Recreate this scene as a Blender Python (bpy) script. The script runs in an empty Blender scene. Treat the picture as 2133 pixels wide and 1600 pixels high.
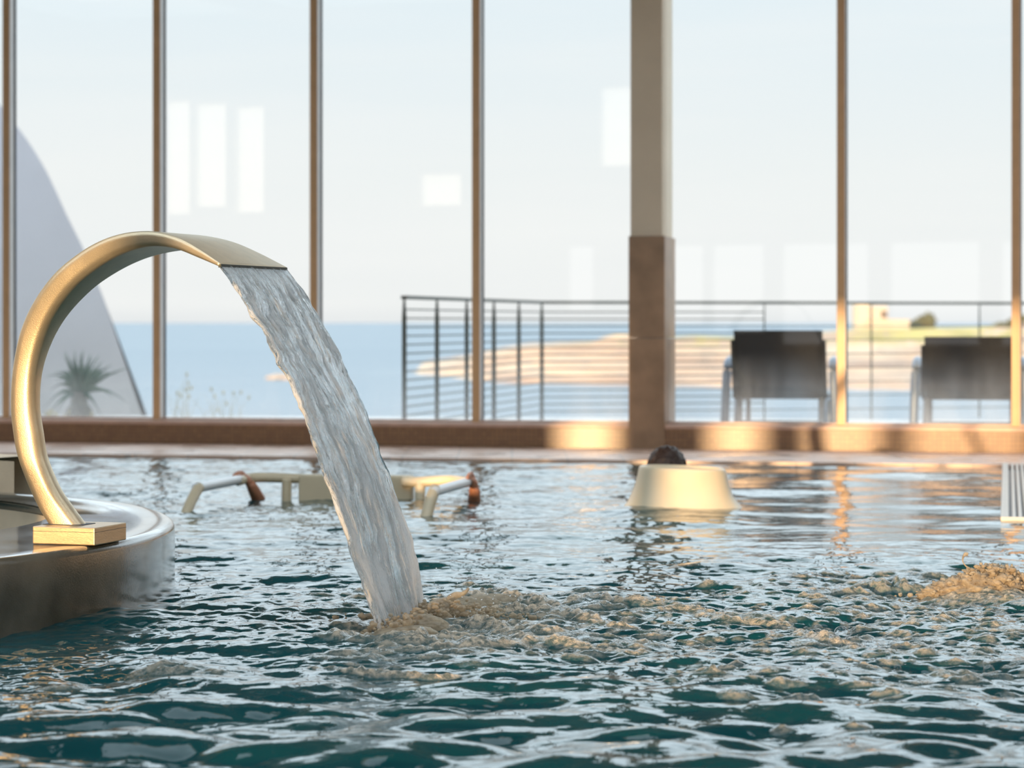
import bpy, bmesh, math, random
import numpy as np
from mathutils import Vector, Matrix, noise as mnoise

random.seed(7)
RNG = np.random.default_rng(11)
SC = bpy.context.scene
COL = SC.collection
FPX = 5036.0            # focal length in pixels of a 2133 wide frame
EYE = 0.75              # eye height above the pool water


def at(px, py=None, Y=None, z=0.0):
    """A point of the place seen at a pixel: at depth Y, or where the ray meets height z."""
    q = (px - 1066.5) / FPX
    if Y is None:
        Y = (EYE - z) * FPX / (py - 672.0)
        return Vector((q * Y, Y, z))
    return Vector((q * Y, Y, EYE + (672.0 - py) / FPX * Y))


# ------------------------------------------------------------------ helpers
def tag(o, label=None, cat=None, group=None, kind=None):
    if label: o['label'] = label
    if cat: o['category'] = cat
    if group: o['group'] = group
    if kind: o['kind'] = kind
    return o


def empty(name, loc=(0, 0, 0), rz=0.0, parent=None):
    o = bpy.data.objects.new(name, None)
    COL.objects.link(o)
    o.location = loc
    o.rotation_euler = (0, 0, rz)
    o.empty_display_size = 0.1
    if parent: o.parent = parent
    return o


def link(name, me, mat=None, parent=None, smooth=True, loc=None, rz=None):
    o = bpy.data.objects.new(name, me)
    COL.objects.link(o)
    if mat is not None:
        me.materials.append(mat)
    if smooth:
        me.shade_smooth()
    if parent: o.parent = parent
    if loc is not None: o.location = loc
    if rz is not None: o.rotation_euler = (0, 0, rz)
    return o


def mesh_from(name, verts, faces):
    me = bpy.data.meshes.new(name)
    me.from_pydata([tuple(v) for v in verts], [], [tuple(f) for f in faces])
    me.update()
    return me


def bm_mesh(name, bm, fix=True):
    if fix:
        bmesh.ops.recalc_face_normals(bm, faces=bm.faces[:])
    me = bpy.data.meshes.new(name)
    bm.to_mesh(me)
    bm.free()
    return me


def box(bm, x0, x1, y0, y1, z0, z1, bev=0.0, mtx=None):
    t = bmesh.new()
    bmesh.ops.create_cube(t, size=1.0)
    for v in t.verts:
        v.co = Vector(((x0 + x1) / 2 + v.co.x * (x1 - x0), (y0 + y1) / 2 + v.co.y * (y1 - y0), (z0 + z1) / 2 + v.co.z * (z1 - z0)))
    if bev > 0:
        bmesh.ops.bevel(t, geom=t.edges[:], offset=bev, segments=3, affect='EDGES', profile=0.5)
    if mtx is not None:
        bmesh.ops.transform(t, matrix=mtx, verts=t.verts[:])
    merge(bm, t)


def merge(bm, t):
    vm = {}
    for v in t.verts:
        vm[v.index if v.index >= 0 else id(v)] = None
    t.verts.index_update()
    nv = [bm.verts.new(v.co) for v in t.verts]
    for f in t.faces:
        try:
            bm.faces.new([nv[v.index] for v in f.verts])
        except ValueError:
            pass
    t.free()


def tube(bm, pts, rad, seg=14, flat=1.0, cap=True):
    """Sweep an ellipse along a polyline; rad may be a list; flat squashes it vertically."""
    pts = [Vector(p) for p in pts]
    n = len(pts)
    rs = rad if isinstance(rad, (list, tuple)) else [rad] * n
    rings = []
    for i, p in enumerate(pts):
        d = (pts[min(i + 1, n - 1)] - pts[max(i - 1, 0)]).normalized()
        up = Vector((0, 0, 1)) if abs(d.z) < 0.9 else Vector((0, 1, 0))
        a = d.cross(up).normalized()
        b = a.cross(d).normalized()
        rings.append([bm.verts.new(p + (a * math.cos(2 * math.pi * k / seg) + b * math.sin(2 * math.pi * k / seg) * flat) * rs[i]) for k in range(seg)])
    for i in range(n - 1):
        for k in range(seg):
            bm.faces.new((rings[i][k], rings[i][(k + 1) % seg], rings[i + 1][(k + 1) % seg], rings[i + 1][k]))
    if cap:
        bm.faces.new(rings[0][::-1])
        bm.faces.new(rings[-1])


def lathe(bm, prof, seg=64, cx=0.0, cy=0.0, cap_top=False):
    rings = [[bm.verts.new((cx + r * math.cos(2 * math.pi * k / seg), cy + r * math.sin(2 * math.pi * k / seg), z)) for k in range(seg)] for r, z in prof]
    for i in range(len(rings) - 1):
        for k in range(seg):
            bm.faces.new((rings[i][k], rings[i][(k + 1) % seg], rings[i + 1][(k + 1) % seg], rings[i + 1][k]))
    if cap_top:
        bm.faces.new(rings[-1])
    return rings


def catmull(pts, n):
    pts = [np.array(p, float) for p in pts]
    P = [2 * pts[0] - pts[1]] + pts + [2 * pts[-1] - pts[-2]]
    out = []
    m = len(pts) - 1
    for j in range(n + 1):
        u = j / n * m
        i = min(int(u), m - 1)
        t = u - i
        a, b, c, d = P[i], P[i + 1], P[i + 2], P[i + 3]
        out.append(0.5 * ((2 * b) + (c - a) * t + (2 * a - 5 * b + 4 * c - d) * t * t + (-a + 3 * b - 3 * c + d) * t ** 3))
    return out


def skin_mesh(name, verts, edges, radii, levels=2):
    me = bpy.data.meshes.new(name)
    me.from_pydata([tuple(v) for v in verts], edges, [])
    o = bpy.data.objects.new(name, me)
    COL.objects.link(o)
    sk = o.modifiers.new('s', 'SKIN')
    sk.use_smooth_shade = True
    for i, d in enumerate(me.skin_vertices[0].data):
        d.radius = (radii[i], radii[i]) if not isinstance(radii[i], tuple) else radii[i]
        d.use_root = (i == 0)
    ss = o.modifiers.new('d', 'SUBSURF')
    ss.levels = ss.render_levels = levels
    dg = bpy.context.evaluated_depsgraph_get()
    out = bpy.data.meshes.new_from_object(o.evaluated_get(dg))
    bpy.data.objects.remove(o)
    bpy.data.meshes.remove(me)
    out.name = name
    return out


# ------------------------------------------------------------------ materials
class NT:
    def __init__(self, name):
        self.m = bpy.data.materials.new(name)
        self.m.use_nodes = True
        self.t = self.m.node_tree
        self.t.nodes.clear()
        self.out = self.t.nodes.new('ShaderNodeOutputMaterial')

    def n(self, typ, **kw):
        nd = self.t.nodes.new('ShaderNode' + typ)
        for k, v in kw.items():
            if k.startswith('_'):
                setattr(nd, k[1:], v)
            else:
                key = int(k[1:]) if k[0] == 'i' and k[1:].isdigit() else k.replace('__', ' ')
                s = nd.inputs[key]
                if isinstance(v, bpy.types.NodeSocket):
                    self.t.links.new(v, s)
                else:
                    s.default_value = v
        return nd

    def link(self, a, b):
        self.t.links.new(a, b)

    def ramp(self, fac, stops, interp='LINEAR'):
        r = self.t.nodes.new('ShaderNodeValToRGB')
        r.color_ramp.interpolation = interp
        e = r.color_ramp.elements
        while len(e) < len(stops):
            e.new(0.5)
        for i, (p, c) in enumerate(stops):
            e[i].position = p
            e[i].color = (*c, 1) if len(c) == 3 else c
        self.link(fac, r.inputs[0])
        return r.outputs[0]

    def coord(self, which='Object', scale=(1, 1, 1)):
        tc = self.t.nodes.new('ShaderNodeTexCoord')
        mp = self.t.nodes.new('ShaderNodeMapping')
        mp.inputs['Scale'].default_value = scale
        self.link(tc.outputs[which], mp.inputs[0])
        return mp.outputs[0]

    def math(self, op, a, b=0.0, c=0.0):
        nd = self.n('Math', _operation=op, i0=a, i1=b)
        if op in ('MULTIPLY_ADD',):
            nd.inputs[2].default_value = c
        return nd.outputs[0]

    def mix(self, f, a, b):
        nd = self.t.nodes.new('ShaderNodeMix')
        nd.data_type = 'RGBA'
        for s, v in ((nd.inputs[0], f), (nd.inputs[6], a), (nd.inputs[7], b)):
            if isinstance(v, bpy.types.NodeSocket): self.link(v, s)
            else: s.default_value = v if not isinstance(v, tuple) or len(v) == 4 else (*v, 1)
        return nd.outputs[2]


def simple(name, c, rough=0.5, metal=0.0, var=0.12, scale=8.0, bump=0.0, bscale=60.0, stretch=(1, 1, 1), spec=0.5, coat=0.0):
    b = NT(name)
    co = b.coord('Object', stretch)
    nz = b.n('TexNoise', Vector=co, Scale=scale, Detail=5.0).outputs[0]
    dark = tuple(x * (1 - var) for x in c)
    lite = tuple(min(1, x * (1 + var)) for x in c)
    col = b.ramp(nz, [(0.3, dark), (0.7, lite)])
    p = b.n('BsdfPrincipled', Base__Color=col, Roughness=rough, Metallic=metal)
    p.inputs['Specular IOR Level'].default_value = spec
    p.inputs['Coat Weight'].default_value = coat
    if bump > 0:
        n2 = b.n('TexNoise', Vector=co, Scale=bscale, Detail=3.0).outputs[0]
        bp = b.n('Bump', Strength=1.0, Distance=bump, Height=n2)
        b.link(bp.outputs[0], p.inputs['Normal'])
    b.link(p.outputs[0], b.out.inputs[0])
    return b.m


M = {}
M['steel'] = simple('brushed_warm_steel', (0.70, 0.58, 0.40), 0.38, 0.80, 0.05, 30, 0.0004, 400, (1, 1, 1))
M['wood_steel'] = simple('brushed_plate_steel', (0.66, 0.49, 0.31), 0.36, 0.75, 0.08, 20, 0.0004, 90, (1, 1, 9))
M['plaster'] = simple('pale_plaster', (0.78, 0.66, 0.51), 0.85, 0, 0.05, 3, 0.002, 30)
M['room_wall'] = simple('room_plaster', (0.72, 0.64, 0.54), 0.85, 0, 0.05, 2)
M['ceiling'] = simple('ceiling_wood', (0.42, 0.36, 0.30), 0.9, 0, 0.04, 2)
M['stone'] = simple('brown_stone_cladding', (0.37, 0.235, 0.145), 0.42, 0, 0.22, 6, 0.0006, 80)
M['coping'] = simple('pink_sandstone', (0.60, 0.40, 0.31), 0.4, 0, 0.1, 12)
M['mullion'] = simple('bronze_lacquered_frame', (0.68, 0.42, 0.22), 0.42, 0, 0.06, 10)
M['gasket'] = simple('dark_rubber', (0.03, 0.035, 0.045), 0.5, 0, 0.1, 10)
M['alu'] = simple('grey_frame_side', (0.78, 0.76, 0.75), 0.4, 0.0, 0.05, 10)  # frame side painted pale, as the sky would light it
M['rail'] = simple('dark_grey_green_metal', (0.055, 0.065, 0.055), 0.5, 0.3, 0.1, 10)
M['cream'] = simple('cream_plastic', (0.78, 0.66, 0.47), 0.38, 0, 0.04, 6)
M['beige'] = simple('beige_plastic', (0.62, 0.52, 0.36), 0.42, 0, 0.05, 6)
M['white_tube'] = simple('grey_white_grip_tube', (0.72, 0.74, 0.76), 0.28, 0, 0.04, 9)
M['skin'] = simple('skin', (0.50, 0.22, 0.13), 0.45, 0, 0.1, 25)
M['hair'] = simple('dark_brown_hair', (0.030, 0.015, 0.010), 0.5, 0, 0.3, 60, 0.004, 160, (1, 1, 0.25))
M['swim'] = simple('navy_swimsuit', (0.02, 0.03, 0.08), 0.6)
M['sling'] = simple('charcoal_mesh_fabric', (0.007, 0.0075, 0.010), 0.85, 0, 0.2, 30)
M['chair_metal'] = simple('silver_grey_tube', (0.20, 0.235, 0.29), 0.35, 0.4, 0.05, 10)
M['leaf'] = simple('yucca_leaf', (0.045, 0.10, 0.065), 0.5, 0, 0.35, 6)
M['bark'] = simple('yucca_bark', (0.16, 0.15, 0.13), 0.9, 0, 0.3, 30, 0.01, 40)
M['drygrass'] = simple('dry_grass', (0.42, 0.36, 0.22), 0.8, 0, 0.3, 20)
M['sail'] = simple('white_outdoor_render', (0.47, 0.465, 0.51), 0.9, 0, 0.04, 1.5, 0.003, 25)
M['terrace'] = simple('pale_terrace_paving', (0.62, 0.58, 0.55), 0.5, 0, 0.08, 4)
M['bush'] = simple('headland_bush', (0.10, 0.095, 0.04), 0.9, 0, 0.3, 0.4)
M['house'] = simple('white_house_render', (0.55, 0.47, 0.38), 0.9, 0, 0.03, 0.3)
M['house_window'] = simple('house_window_glass', (0.10, 0.06, 0.05), 0.3, 0, 0.1, 1)
M['roof'] = simple('clay_house_roof', (0.55, 0.34, 0.24), 0.8, 0, 0.1, 1)
M['poolfloor'] = simple('teal_pool_lining', (0.05, 0.28, 0.30), 0.5, 0, 0.1, 3)
M['grate'] = simple('white_overflow_grating', (0.72, 0.66, 0.58), 0.4, 0, 0.05, 8)
M['channel'] = simple('dark_overflow_channel', (0.03, 0.04, 0.06), 0.4, 0, 0.1, 8)


def mosaic():
    b = NT('brown_glass_mosaic')
    tc = b.t.nodes.new('ShaderNodeTexCoord')
    sx = b.n('SeparateXYZ', Vector=tc.outputs['Object'])
    cb = b.n('CombineXYZ', X=sx.outputs[0], Y=sx.outputs[2])
    br = b.n('TexBrick', Vector=cb.outputs[0], Color1=(0.34, 0.19, 0.10, 1), Color2=(0.26, 0.14, 0.08, 1), Mortar=(0.17, 0.105, 0.07, 1), Scale=1.0)
    br.offset = 0.0
    br.inputs['Mortar Size'].default_value = 0.0022
    br.inputs['Brick Width'].default_value = 0.026
    br.inputs['Row Height'].default_value = 0.026
    p = b.n('BsdfPrincipled', Base__Color=br.outputs[0], Roughness=0.3)
    bp = b.n('Bump', Strength=0.6, Distance=0.001, Height=br.outputs[1])
    bp.invert = True
    b.link(bp.outputs[0], p.inputs['Normal'])
    b.link(p.outputs[0], b.out.inputs[0])
    return b.m


def deck():
    b = NT('wet_terracotta_deck')
    tc = b.coord('Object')
    br = b.n('TexBrick', Vector=tc, Color1=(0.76, 0.52, 0.40, 1), Color2=(0.70, 0.48, 0.38, 1), Mortar=(0.50, 0.38, 0.32, 1), Scale=1.0)
    br.offset = 0.0
    br.inputs['Mortar Size'].default_value = 0.004
    br.inputs['Brick Width'].default_value = 0.3
    br.inputs['Row Height'].default_value = 0.3
    nz = b.n('TexNoise', Vector=tc, Scale=2.5, Detail=4.0).outputs[0]
    ro = b.n('MapRange', Value=nz, i1=0.4, i2=0.6, i3=0.22, i4=0.5).outputs[0]
    p = b.n('BsdfPrincipled', Base__Color=br.outputs[0], Roughness=ro)
    b.link(p.outputs[0], b.out.inputs[0])
    return b.m


def glass_pane():
    b = NT('clear_window_glass')
    lw = b.n('LayerWeight', Blend=0.5)
    f = b.math('POWER', lw.outputs['Facing'], 4.0)
    f = b.math('MULTIPLY_ADD', f, 0.85, 0.031)
    tr = b.n('BsdfTransparent', Color=(0.985, 0.992, 0.99, 1))
    gl = b.n('BsdfGlossy', Color=(1, 1, 1, 1), Roughness=0.006)
    mx = b.n('MixShader', i0=f, i1=tr.outputs[0], i2=gl.outputs[0])
    # condensation film thinning out upwards
    geo = b.n('NewGeometry')
    z = b.n('SeparateXYZ', Vector=geo.outputs['Position']).outputs[2]
    zz = b.n('MapRange', Value=z, i1=0.16, i2=0.58, i3=1.0, i4=0.0).outputs[0]
    zz = b.math('POWER', zz, 1.3)
    nz = b.n('TexNoise', Vector=b.coord('Object', (7, 7, 1.2)), Scale=1.4, Detail=4.0).outputs[0]
    nz = b.n('MapRange', Value=nz, i1=0.3, i2=0.7, i3=0.5, i4=1.15).outputs[0]
    film = b.math('MULTIPLY', b.math('MULTIPLY', zz, nz), 0.19)
    tl = b.n('BsdfTranslucent', Color=(0.95, 0.95, 0.95, 1))
    df = b.n('BsdfDiffuse', Color=(0.9, 0.9, 0.9, 1))
    fm = b.n('MixShader', i0=0.3, i1=tl.outputs[0], i2=df.outputs[0])
    m2 = b.n('MixShader', i0=film, i1=mx.outputs[0], i2=fm.outputs[0])
    b.link(m2.outputs[0], b.out.inputs[0])
    return b.m


def frosted():
    b = NT('frosted_high_window_glass')
    tl = b.n('BsdfTranslucent', Color=(0.9, 0.9, 0.88, 1))
    b.link(tl.outputs[0], b.out.inputs[0])
    return b.m


def water_mat():
    b = NT('pool_water')
    foam = b.n('Attribute', _attribute_name='foam').outputs['Fac']
    shal = b.n('Attribute', _attribute_name='shallow').outputs['Fac']
    co = b.coord('Object', (1, 1.0, 1))
    n1 = b.n('TexNoise', Vector=co, Scale=26.0, Detail=3.0, Roughness=0.55).outputs[0]
    n2 = b.n('TexNoise', Vector=co, Scale=150.0, Detail=2.0).outputs[0]
    vo = b.n('TexVoronoi', Vector=co, Scale=210.0).outputs['Distance']
    bump1 = b.n('Bump', Strength=1.0, Distance=0.0012, Height=n1)
    hf = b.math('MULTIPLY', b.math('ADD', b.math('MULTIPLY', vo, -0.8), n2), foam)
    bump2 = b.n('Bump', Strength=1.0, Distance=0.0035, Height=hf)
    b.link(bump1.outputs[0], bump2.inputs['Normal'])
    n3 = b.n('TexNoise', Vector=co, Scale=3.0, Detail=2.0).outputs[0]
    teal = b.mix(n3, (0.003, 0.045, 0.052), (0.005, 0.068, 0.075))
    teal = b.mix(shal, teal, (0.42, 0.40, 0.36))
    brk = b.n('TexNoise', Vector=co, Scale=70.0, Detail=4.0).outputs[0]
    brk = b.n('MapRange', Value=brk, i1=0.38, i2=0.58, i3=0.25, i4=1.0).outputs[0]
    ff = b.math('MULTIPLY', foam, brk)
    col = b.mix(b.math('MULTIPLY', ff, 1.0), teal, (0.58, 0.48, 0.36))
    p = b.n('BsdfPrincipled', Base__Color=col, Roughness=b.n('MapRange', Value=ff, i1=0.0, i2=1.0, i3=0.02, i4=0.12).outputs[0], IOR=1.333)
    b.link(bump2.outputs[0], p.inputs['Normal'])
    b.link(p.outputs[0], b.out.inputs[0])
    return b.m


def foam_mat():
    b = NT('aerated_splash_water')
    co = b.coord('Object')
    vo = b.n('TexVoronoi', Vector=co, Scale=120.0).outputs['Distance']
    nz = b.n('TexNoise', Vector=co, Scale=60.0, Detail=5.0).outputs[0]
    h = b.math('ADD', b.math('MULTIPLY', vo, -0.7), nz)
    bp = b.n('Bump', Strength=1.0, Distance=0.0035, Height=h)
    col = b.ramp(nz, [(0.35, (0.42, 0.345, 0.26)), (0.65, (0.76, 0.66, 0.51))])
    p = b.n('BsdfPrincipled', Base__Color=col, Roughness=0.2, IOR=1.333)
    b.link(bp.outputs[0], p.inputs['Normal'])
    gl = b.n('BsdfTransparent', Color=(0.97, 0.97, 0.95, 1))
    tl = b.n('BsdfTranslucent', Color=(0.80, 0.68, 0.52, 1))
    m1 = b.n('MixShader', i0=0.5, i1=p.outputs[0], i2=tl.outputs[0])
    m2 = b.n('MixShader', i0=0.22, i1=m1.outputs[0], i2=gl.outputs[0])
    b.link(m2.outputs[0], b.out.inputs[0])
    return b.m


def fall_mat():
    b = NT('falling_clear_water')
    aer = b.n('Attribute', _attribute_name='aer').outputs['Fac']
    uvx = b.n('Attribute', _attribute_name='flow').outputs['Vector']
    mp = b.n('Mapping', Vector=uvx)
    mp.inputs['Scale'].default_value = (330, 60, 1)
    nz = b.n('TexNoise', Vector=mp.outputs[0], Scale=1.0, Detail=3.0, Distortion=0.6).outputs[0]
    bp = b.n('Bump', Strength=1.0, Distance=0.0012, Height=nz)
    mq = b.n('Mapping', Vector=uvx)
    mq.inputs['Scale'].default_value = (300, 22, 1)
    nq = b.n('TexNoise', Vector=mq.outputs[0], Scale=1.0, Detail=4.0, Roughness=0.7, Distortion=1.2).outputs[0]
    nq = b.math('SUBTRACT', b.math('ADD', nq, b.math('MULTIPLY', aer, 0.42)), 0.5)
    aer = b.n('MapRange', Value=nq, i1=0.20, i2=0.24, i3=0.0, i4=1.0).outputs[0]
    gl = b.n('BsdfGlass', IOR=1.33, Roughness=0.0, Color=(0.97, 0.99, 1.0, 1))
    b.link(bp.outputs[0], gl.inputs['Normal'])
    tl = b.n('BsdfTranslucent', Color=(0.99, 0.99, 1.0, 1))
    df = b.n('BsdfPrincipled', Base__Color=(0.97, 0.98, 0.98, 1), Roughness=0.10)
    b.link(bp.outputs[0], df.inputs['Normal'])
    wh = b.n('MixShader', i0=0.35, i1=tl.outputs[0], i2=df.outputs[0])
    clr = b.n('MixShader', i0=0.12, i1=gl.outputs[0], i2=b.n('BsdfTransparent', Color=(0.95, 0.98, 1.0, 1)).outputs[0])
    mx = b.n('MixShader', i0=aer, i1=clr.outputs[0], i2=wh.outputs[0])
    b.link(mx.outputs[0], b.out.inputs[0])
    return b.m


def drop_mat():
    b = NT('clear_water_glass')
    gl = b.n('BsdfGlass', IOR=1.33, Roughness=0.0)
    b.link(gl.outputs[0], b.out.inputs[0])
    return b.m


def bubble_mat():
    b = NT('thin_bubble_film')
    lw = b.n('LayerWeight', Blend=0.5)
    f = b.math('MULTIPLY_ADD', b.math('POWER', lw.outputs['Facing'], 2.5), 0.85, 0.03)
    m = b.n('MixShader', i0=f, i1=b.n('BsdfTransparent').outputs[0], i2=b.n('BsdfGlossy', Roughness=0.02).outputs[0])
    b.link(m.outputs[0], b.out.inputs[0])
    return b.m


def basin_mat():
    b = NT('wet_basin_concrete')
    co = b.coord('Object')
    nz = b.n('TexNoise', Vector=co, Scale=7.0, Detail=6.0).outputs[0]
    nf = b.n('TexNoise', Vector=co, Scale=220.0, Detail=3.0).outputs[0]
    col = b.ramp(nz, [(0.3, (0.075, 0.068, 0.050)), (0.7, (0.135, 0.125, 0.098))])
    ro = b.n('MapRange', Value=nz, i1=0.35, i2=0.65, i3=0.10, i4=0.26).outputs[0]
    bp = b.n('Bump', Strength=1.0, Distance=0.0006, Height=nf)
    p = b.n('BsdfPrincipled', Base__Color=col, Roughness=ro)
    p.inputs['Coat Weight'].default_value = 1.0
    p.inputs['Coat Roughness'].default_value = 0.13
    p.inputs['Coat IOR'].default_value = 1.33
    b.link(bp.outputs[0], p.inputs['Normal'])
    b.link(p.outputs[0], b.out.inputs[0])
    return b.m


def sea_mat():
    b = NT('open_sea_water')
    co = b.coord('Object', (0.02, 0.05, 1))
    nz = b.n('TexNoise', Vector=co, Scale=1.0, Detail=6.0).outputs[0]
    bp = b.n('Bump', Strength=0.5, Distance=6.0, Height=nz)
    big = b.n('TexNoise', Vector=b.coord('Object', (0.002, 0.004, 1)), Scale=1.0, Detail=3.0).outputs[0]
    col = b.mix(big, (0.18, 0.225, 0.265), (0.22, 0.265, 0.30))
    p = b.n('BsdfPrincipled', Base__Color=col, Roughness=0.45, IOR=1.33, Specular__IOR__Level=0.2)
    b.link(bp.outputs[0], p.inputs['Normal'])
    b.link(p.outputs[0], b.out.inputs[0])
    return b.m


def cliff_mat():
    b = NT('headland_rock_and_grass')
    geo = b.n('NewGeometry')
    pos = b.n('SeparateXYZ', Vector=geo.outputs['Position'])
    nrm = b.n('SeparateXYZ', Vector=geo.outputs['True Normal'])
    mp = b.n('Mapping', Vector=geo.outputs['Position'])
    mp.inputs['Scale'].default_value = (0.012, 0.012, 0.55)
    st = b.n('TexNoise', Vector=mp.outputs[0], Scale=1.0, Detail=6.0, Roughness=0.65).outputs[0]
    rock = b.ramp(st, [(0.32, (0.23, 0.145, 0.11)), (0.48, (0.50, 0.35, 0.25)), (0.66, (0.76, 0.58, 0.40))])
    gn = b.n('TexNoise', Vector=geo.outputs['Position'], Scale=0.05, Detail=4.0).outputs[0]
    grass = b.ramp(gn, [(0.35, (0.30, 0.25, 0.06)), (0.65, (0.55, 0.43, 0.13))])
    up = b.n('MapRange', Value=nrm.outputs[2], i1=0.93, i2=0.985, i3=0.0, i4=1.0).outputs[0]
    hi = b.n('MapRange', Value=pos.outputs[2], i1=-5.5, i2=-3.5, i3=0.0, i4=1.0).outputs[0]
    col = b.mix(b.math('MULTIPLY', up, hi), rock, grass)
    p = b.n('BsdfPrincipled', Base__Color=col, Roughness=0.9)
    b.link(p.outputs[0], b.out.inputs[0])
    return b.m


M['mosaic'] = mosaic(); M['deck'] = deck(); M['glass'] = glass_pane(); M['frosted'] = frosted()
M['water'] = water_mat(); M['foam'] = foam_mat(); M['fall'] = fall_mat(); M['drop'] = drop_mat()
M['bubble'] = bubble_mat(); M['basin'] = basin_mat(); M['sea'] = sea_mat(); M['cliff'] = cliff_mat()

# ------------------------------------------------------------------ sky, sun, camera
SUN_A, SUN_EL = 0.40, math.radians(3.0)
sun_dir = Vector((-SUN_A, -1.0, math.tan(SUN_EL) * math.hypot(1, SUN_A))).normalized()   # towards the sun


def make_world():
    w = bpy.data.worlds.new('evening_sky')
    SC.world = w
    w.use_nodes = True
    t = w.node_tree
    t.nodes.clear()
    out = t.nodes.new('ShaderNodeOutputWorld')
    bg = t.nodes.new('ShaderNodeBackground')
    tc = t.nodes.new('ShaderNodeTexCoord')
    sp = t.nodes.new('ShaderNodeSeparateXYZ')
    t.links.new(tc.outputs['Generated'], sp.inputs[0])
    r = t.nodes.new('ShaderNodeValToRGB')
    st = [(0.0, (0.30, 0.36, 0.42)), (0.495, (0.62, 0.66, 0.70)), (0.503, (0.85, 0.86, 0.855)), (0.53, (0.84, 0.87, 0.87)),
          (0.568, (0.76, 0.85, 0.90)), (0.60, (1.80, 2.1, 2.3)), (0.74, (1.9, 2.25, 2.5)), (1.0, (1.3, 1.55, 1.75))]
    st = [(p, tuple(k / 2 for k in c)) for p, c in st]
    e = r.color_ramp.elements
    while len(e) < len(st):
        e.new(0.5)
    for i, (p, c) in enumerate(st):
        e[i].position = p
        e[i].color = (*c, 1)
    ma = t.nodes.new('ShaderNodeMath'); ma.operation = 'MULTIPLY_ADD'
    ma.inputs[1].default_value = 0.5; ma.inputs[2].default_value = 0.5
    t.links.new(sp.outputs[2], ma.inputs[0]); t.links.new(ma.outputs[0], r.inputs[0])
    # thin high cloud streaks
    mp = t.nodes.new('ShaderNodeMapping'); mp.inputs['Scale'].default_value = (2.2, 2.2, 22)
    t.links.new(tc.outputs['Generated'], mp.inputs[0])
    nz = t.nodes.new('ShaderNodeTexNoise'); nz.inputs['Scale'].default_value = 1.6; nz.inputs['Detail'].default_value = 4
    t.links.new(mp.outputs[0], nz.inputs[0])
    mr = t.nodes.new('ShaderNodeMapRange'); mr.inputs[1].default_value = 0.42; mr.inputs[2].default_value = 0.72
    mr.inputs[3].default_value = 0.0; mr.inputs[4].default_value = 0.3
    t.links.new(nz.outputs[0], mr.inputs[0])
    mx = t.nodes.new('ShaderNodeMix'); mx.data_type = 'RGBA'
    mx.inputs[7].default_value = (0.47, 0.465, 0.455, 1)
    t.links.new(mr.outputs[0], mx.inputs[0]); t.links.new(r.outputs[0], mx.inputs[6])
    # warm glow of the low sun
    dp = t.nodes.new('ShaderNodeVectorMath'); dp.operation = 'DOT_PRODUCT'
    dp.inputs[1].default_value = sun_dir
    t.links.new(tc.outputs['Generated'], dp.inputs[0])
    g = t.nodes.new('ShaderNodeMapRange'); g.inputs[1].default_value = 0.80; g.inputs[2].default_value = 1.0
    t.links.new(dp.outputs['Value'], g.inputs[0])
    pw = t.nodes.new('ShaderNodeMath'); pw.operation = 'POWER'; pw.inputs[1].default_value = 2.5
    t.links.new(g.outputs[0], pw.inputs[0])
    gm = t.nodes.new('ShaderNodeMix'); gm.data_type = 'RGBA'; gm.blend_type = 'ADD'
    gm.inputs[7].default_value = (0.12, 0.08, 0.05, 1)
    t.links.new(pw.outputs[0], gm.inputs[0]); t.links.new(mx.outputs[2], gm.inputs[6])
    t.links.new(gm.outputs[2], bg.inputs[0])
    bg.inputs[1].default_value = 2.0
    t.links.new(bg.outputs[0], out.inputs[0])


make_world()
sl = bpy.data.lights.new('sun', 'SUN')
sl.energy = 5.3
sl.color = (1.0, 0.67, 0.35)
sl.angle = math.radians(0.7)
so = bpy.data.objects.new('sun', sl)
COL.objects.link(so)
so.rotation_euler = sun_dir.to_track_quat('Z', 'Y').to_euler()
so.location = (-4, -10, 6)

cam = bpy.data.cameras.new('camera')
co_ = bpy.data.objects.new('camera', cam)
COL.objects.link(co_)
co_.location = (0, 0, EYE)
co_.rotation_euler = (math.radians(90), 0, 0)
cam.sensor_width = 36.0
cam.lens = FPX / 2133 * 36.0
cam.shift_y = -128.0 / 2133
cam.clip_end = 90000
cam.dof.use_dof = True
cam.dof.focus_distance = 6.12
cam.dof.aperture_fstop = 4.5
SC.camera = co_
SC.view_settings.view_transform = 'Standard'
SC.view_settings.look = 'None'
SC.view_settings.gamma = 1.0
SC.view_settings.exposure = 0.15
SC.view_settings.use_curve_mapping = False
cy = SC.cycles
cy.max_bounces = 9
cy.transmission_bounces = 8
cy.transparent_max_bounces = 16
cy.glossy_bounces = 4
cy.diffuse_bounces = 3
cy.caustics_reflective = False
cy.caustics_refractive = False
cy.sample_clamp_indirect = 6.0

# ------------------------------------------------------------------ window wall (own frame: x along, y outwards)
O2 = Vector((0, 14.27, 0))
TH = math.atan(-0.205)
HEAD = 3.75
ct, st_ = math.cos(TH), math.sin(TH)


def along(px, y0):
    """position along the window wall of what shows at pixel column px on the plane y0."""
    q = (px - 1066.5) / FPX
    r = (y0 + O2.y * ct) / (ct - q * st_)
    return r * q * ct + (r - O2.y) * st_


def WF(name, bm_or_me, mat, parent=None, smooth=False):
    me = bm_or_me if isinstance(bm_or_me, bpy.types.Mesh) else bm_mesh(name, bm_or_me)
    if parent is not None:
        return link(name, me, mat, parent, smooth)
    return link(name, me, mat, None, smooth, O2, TH)


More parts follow.
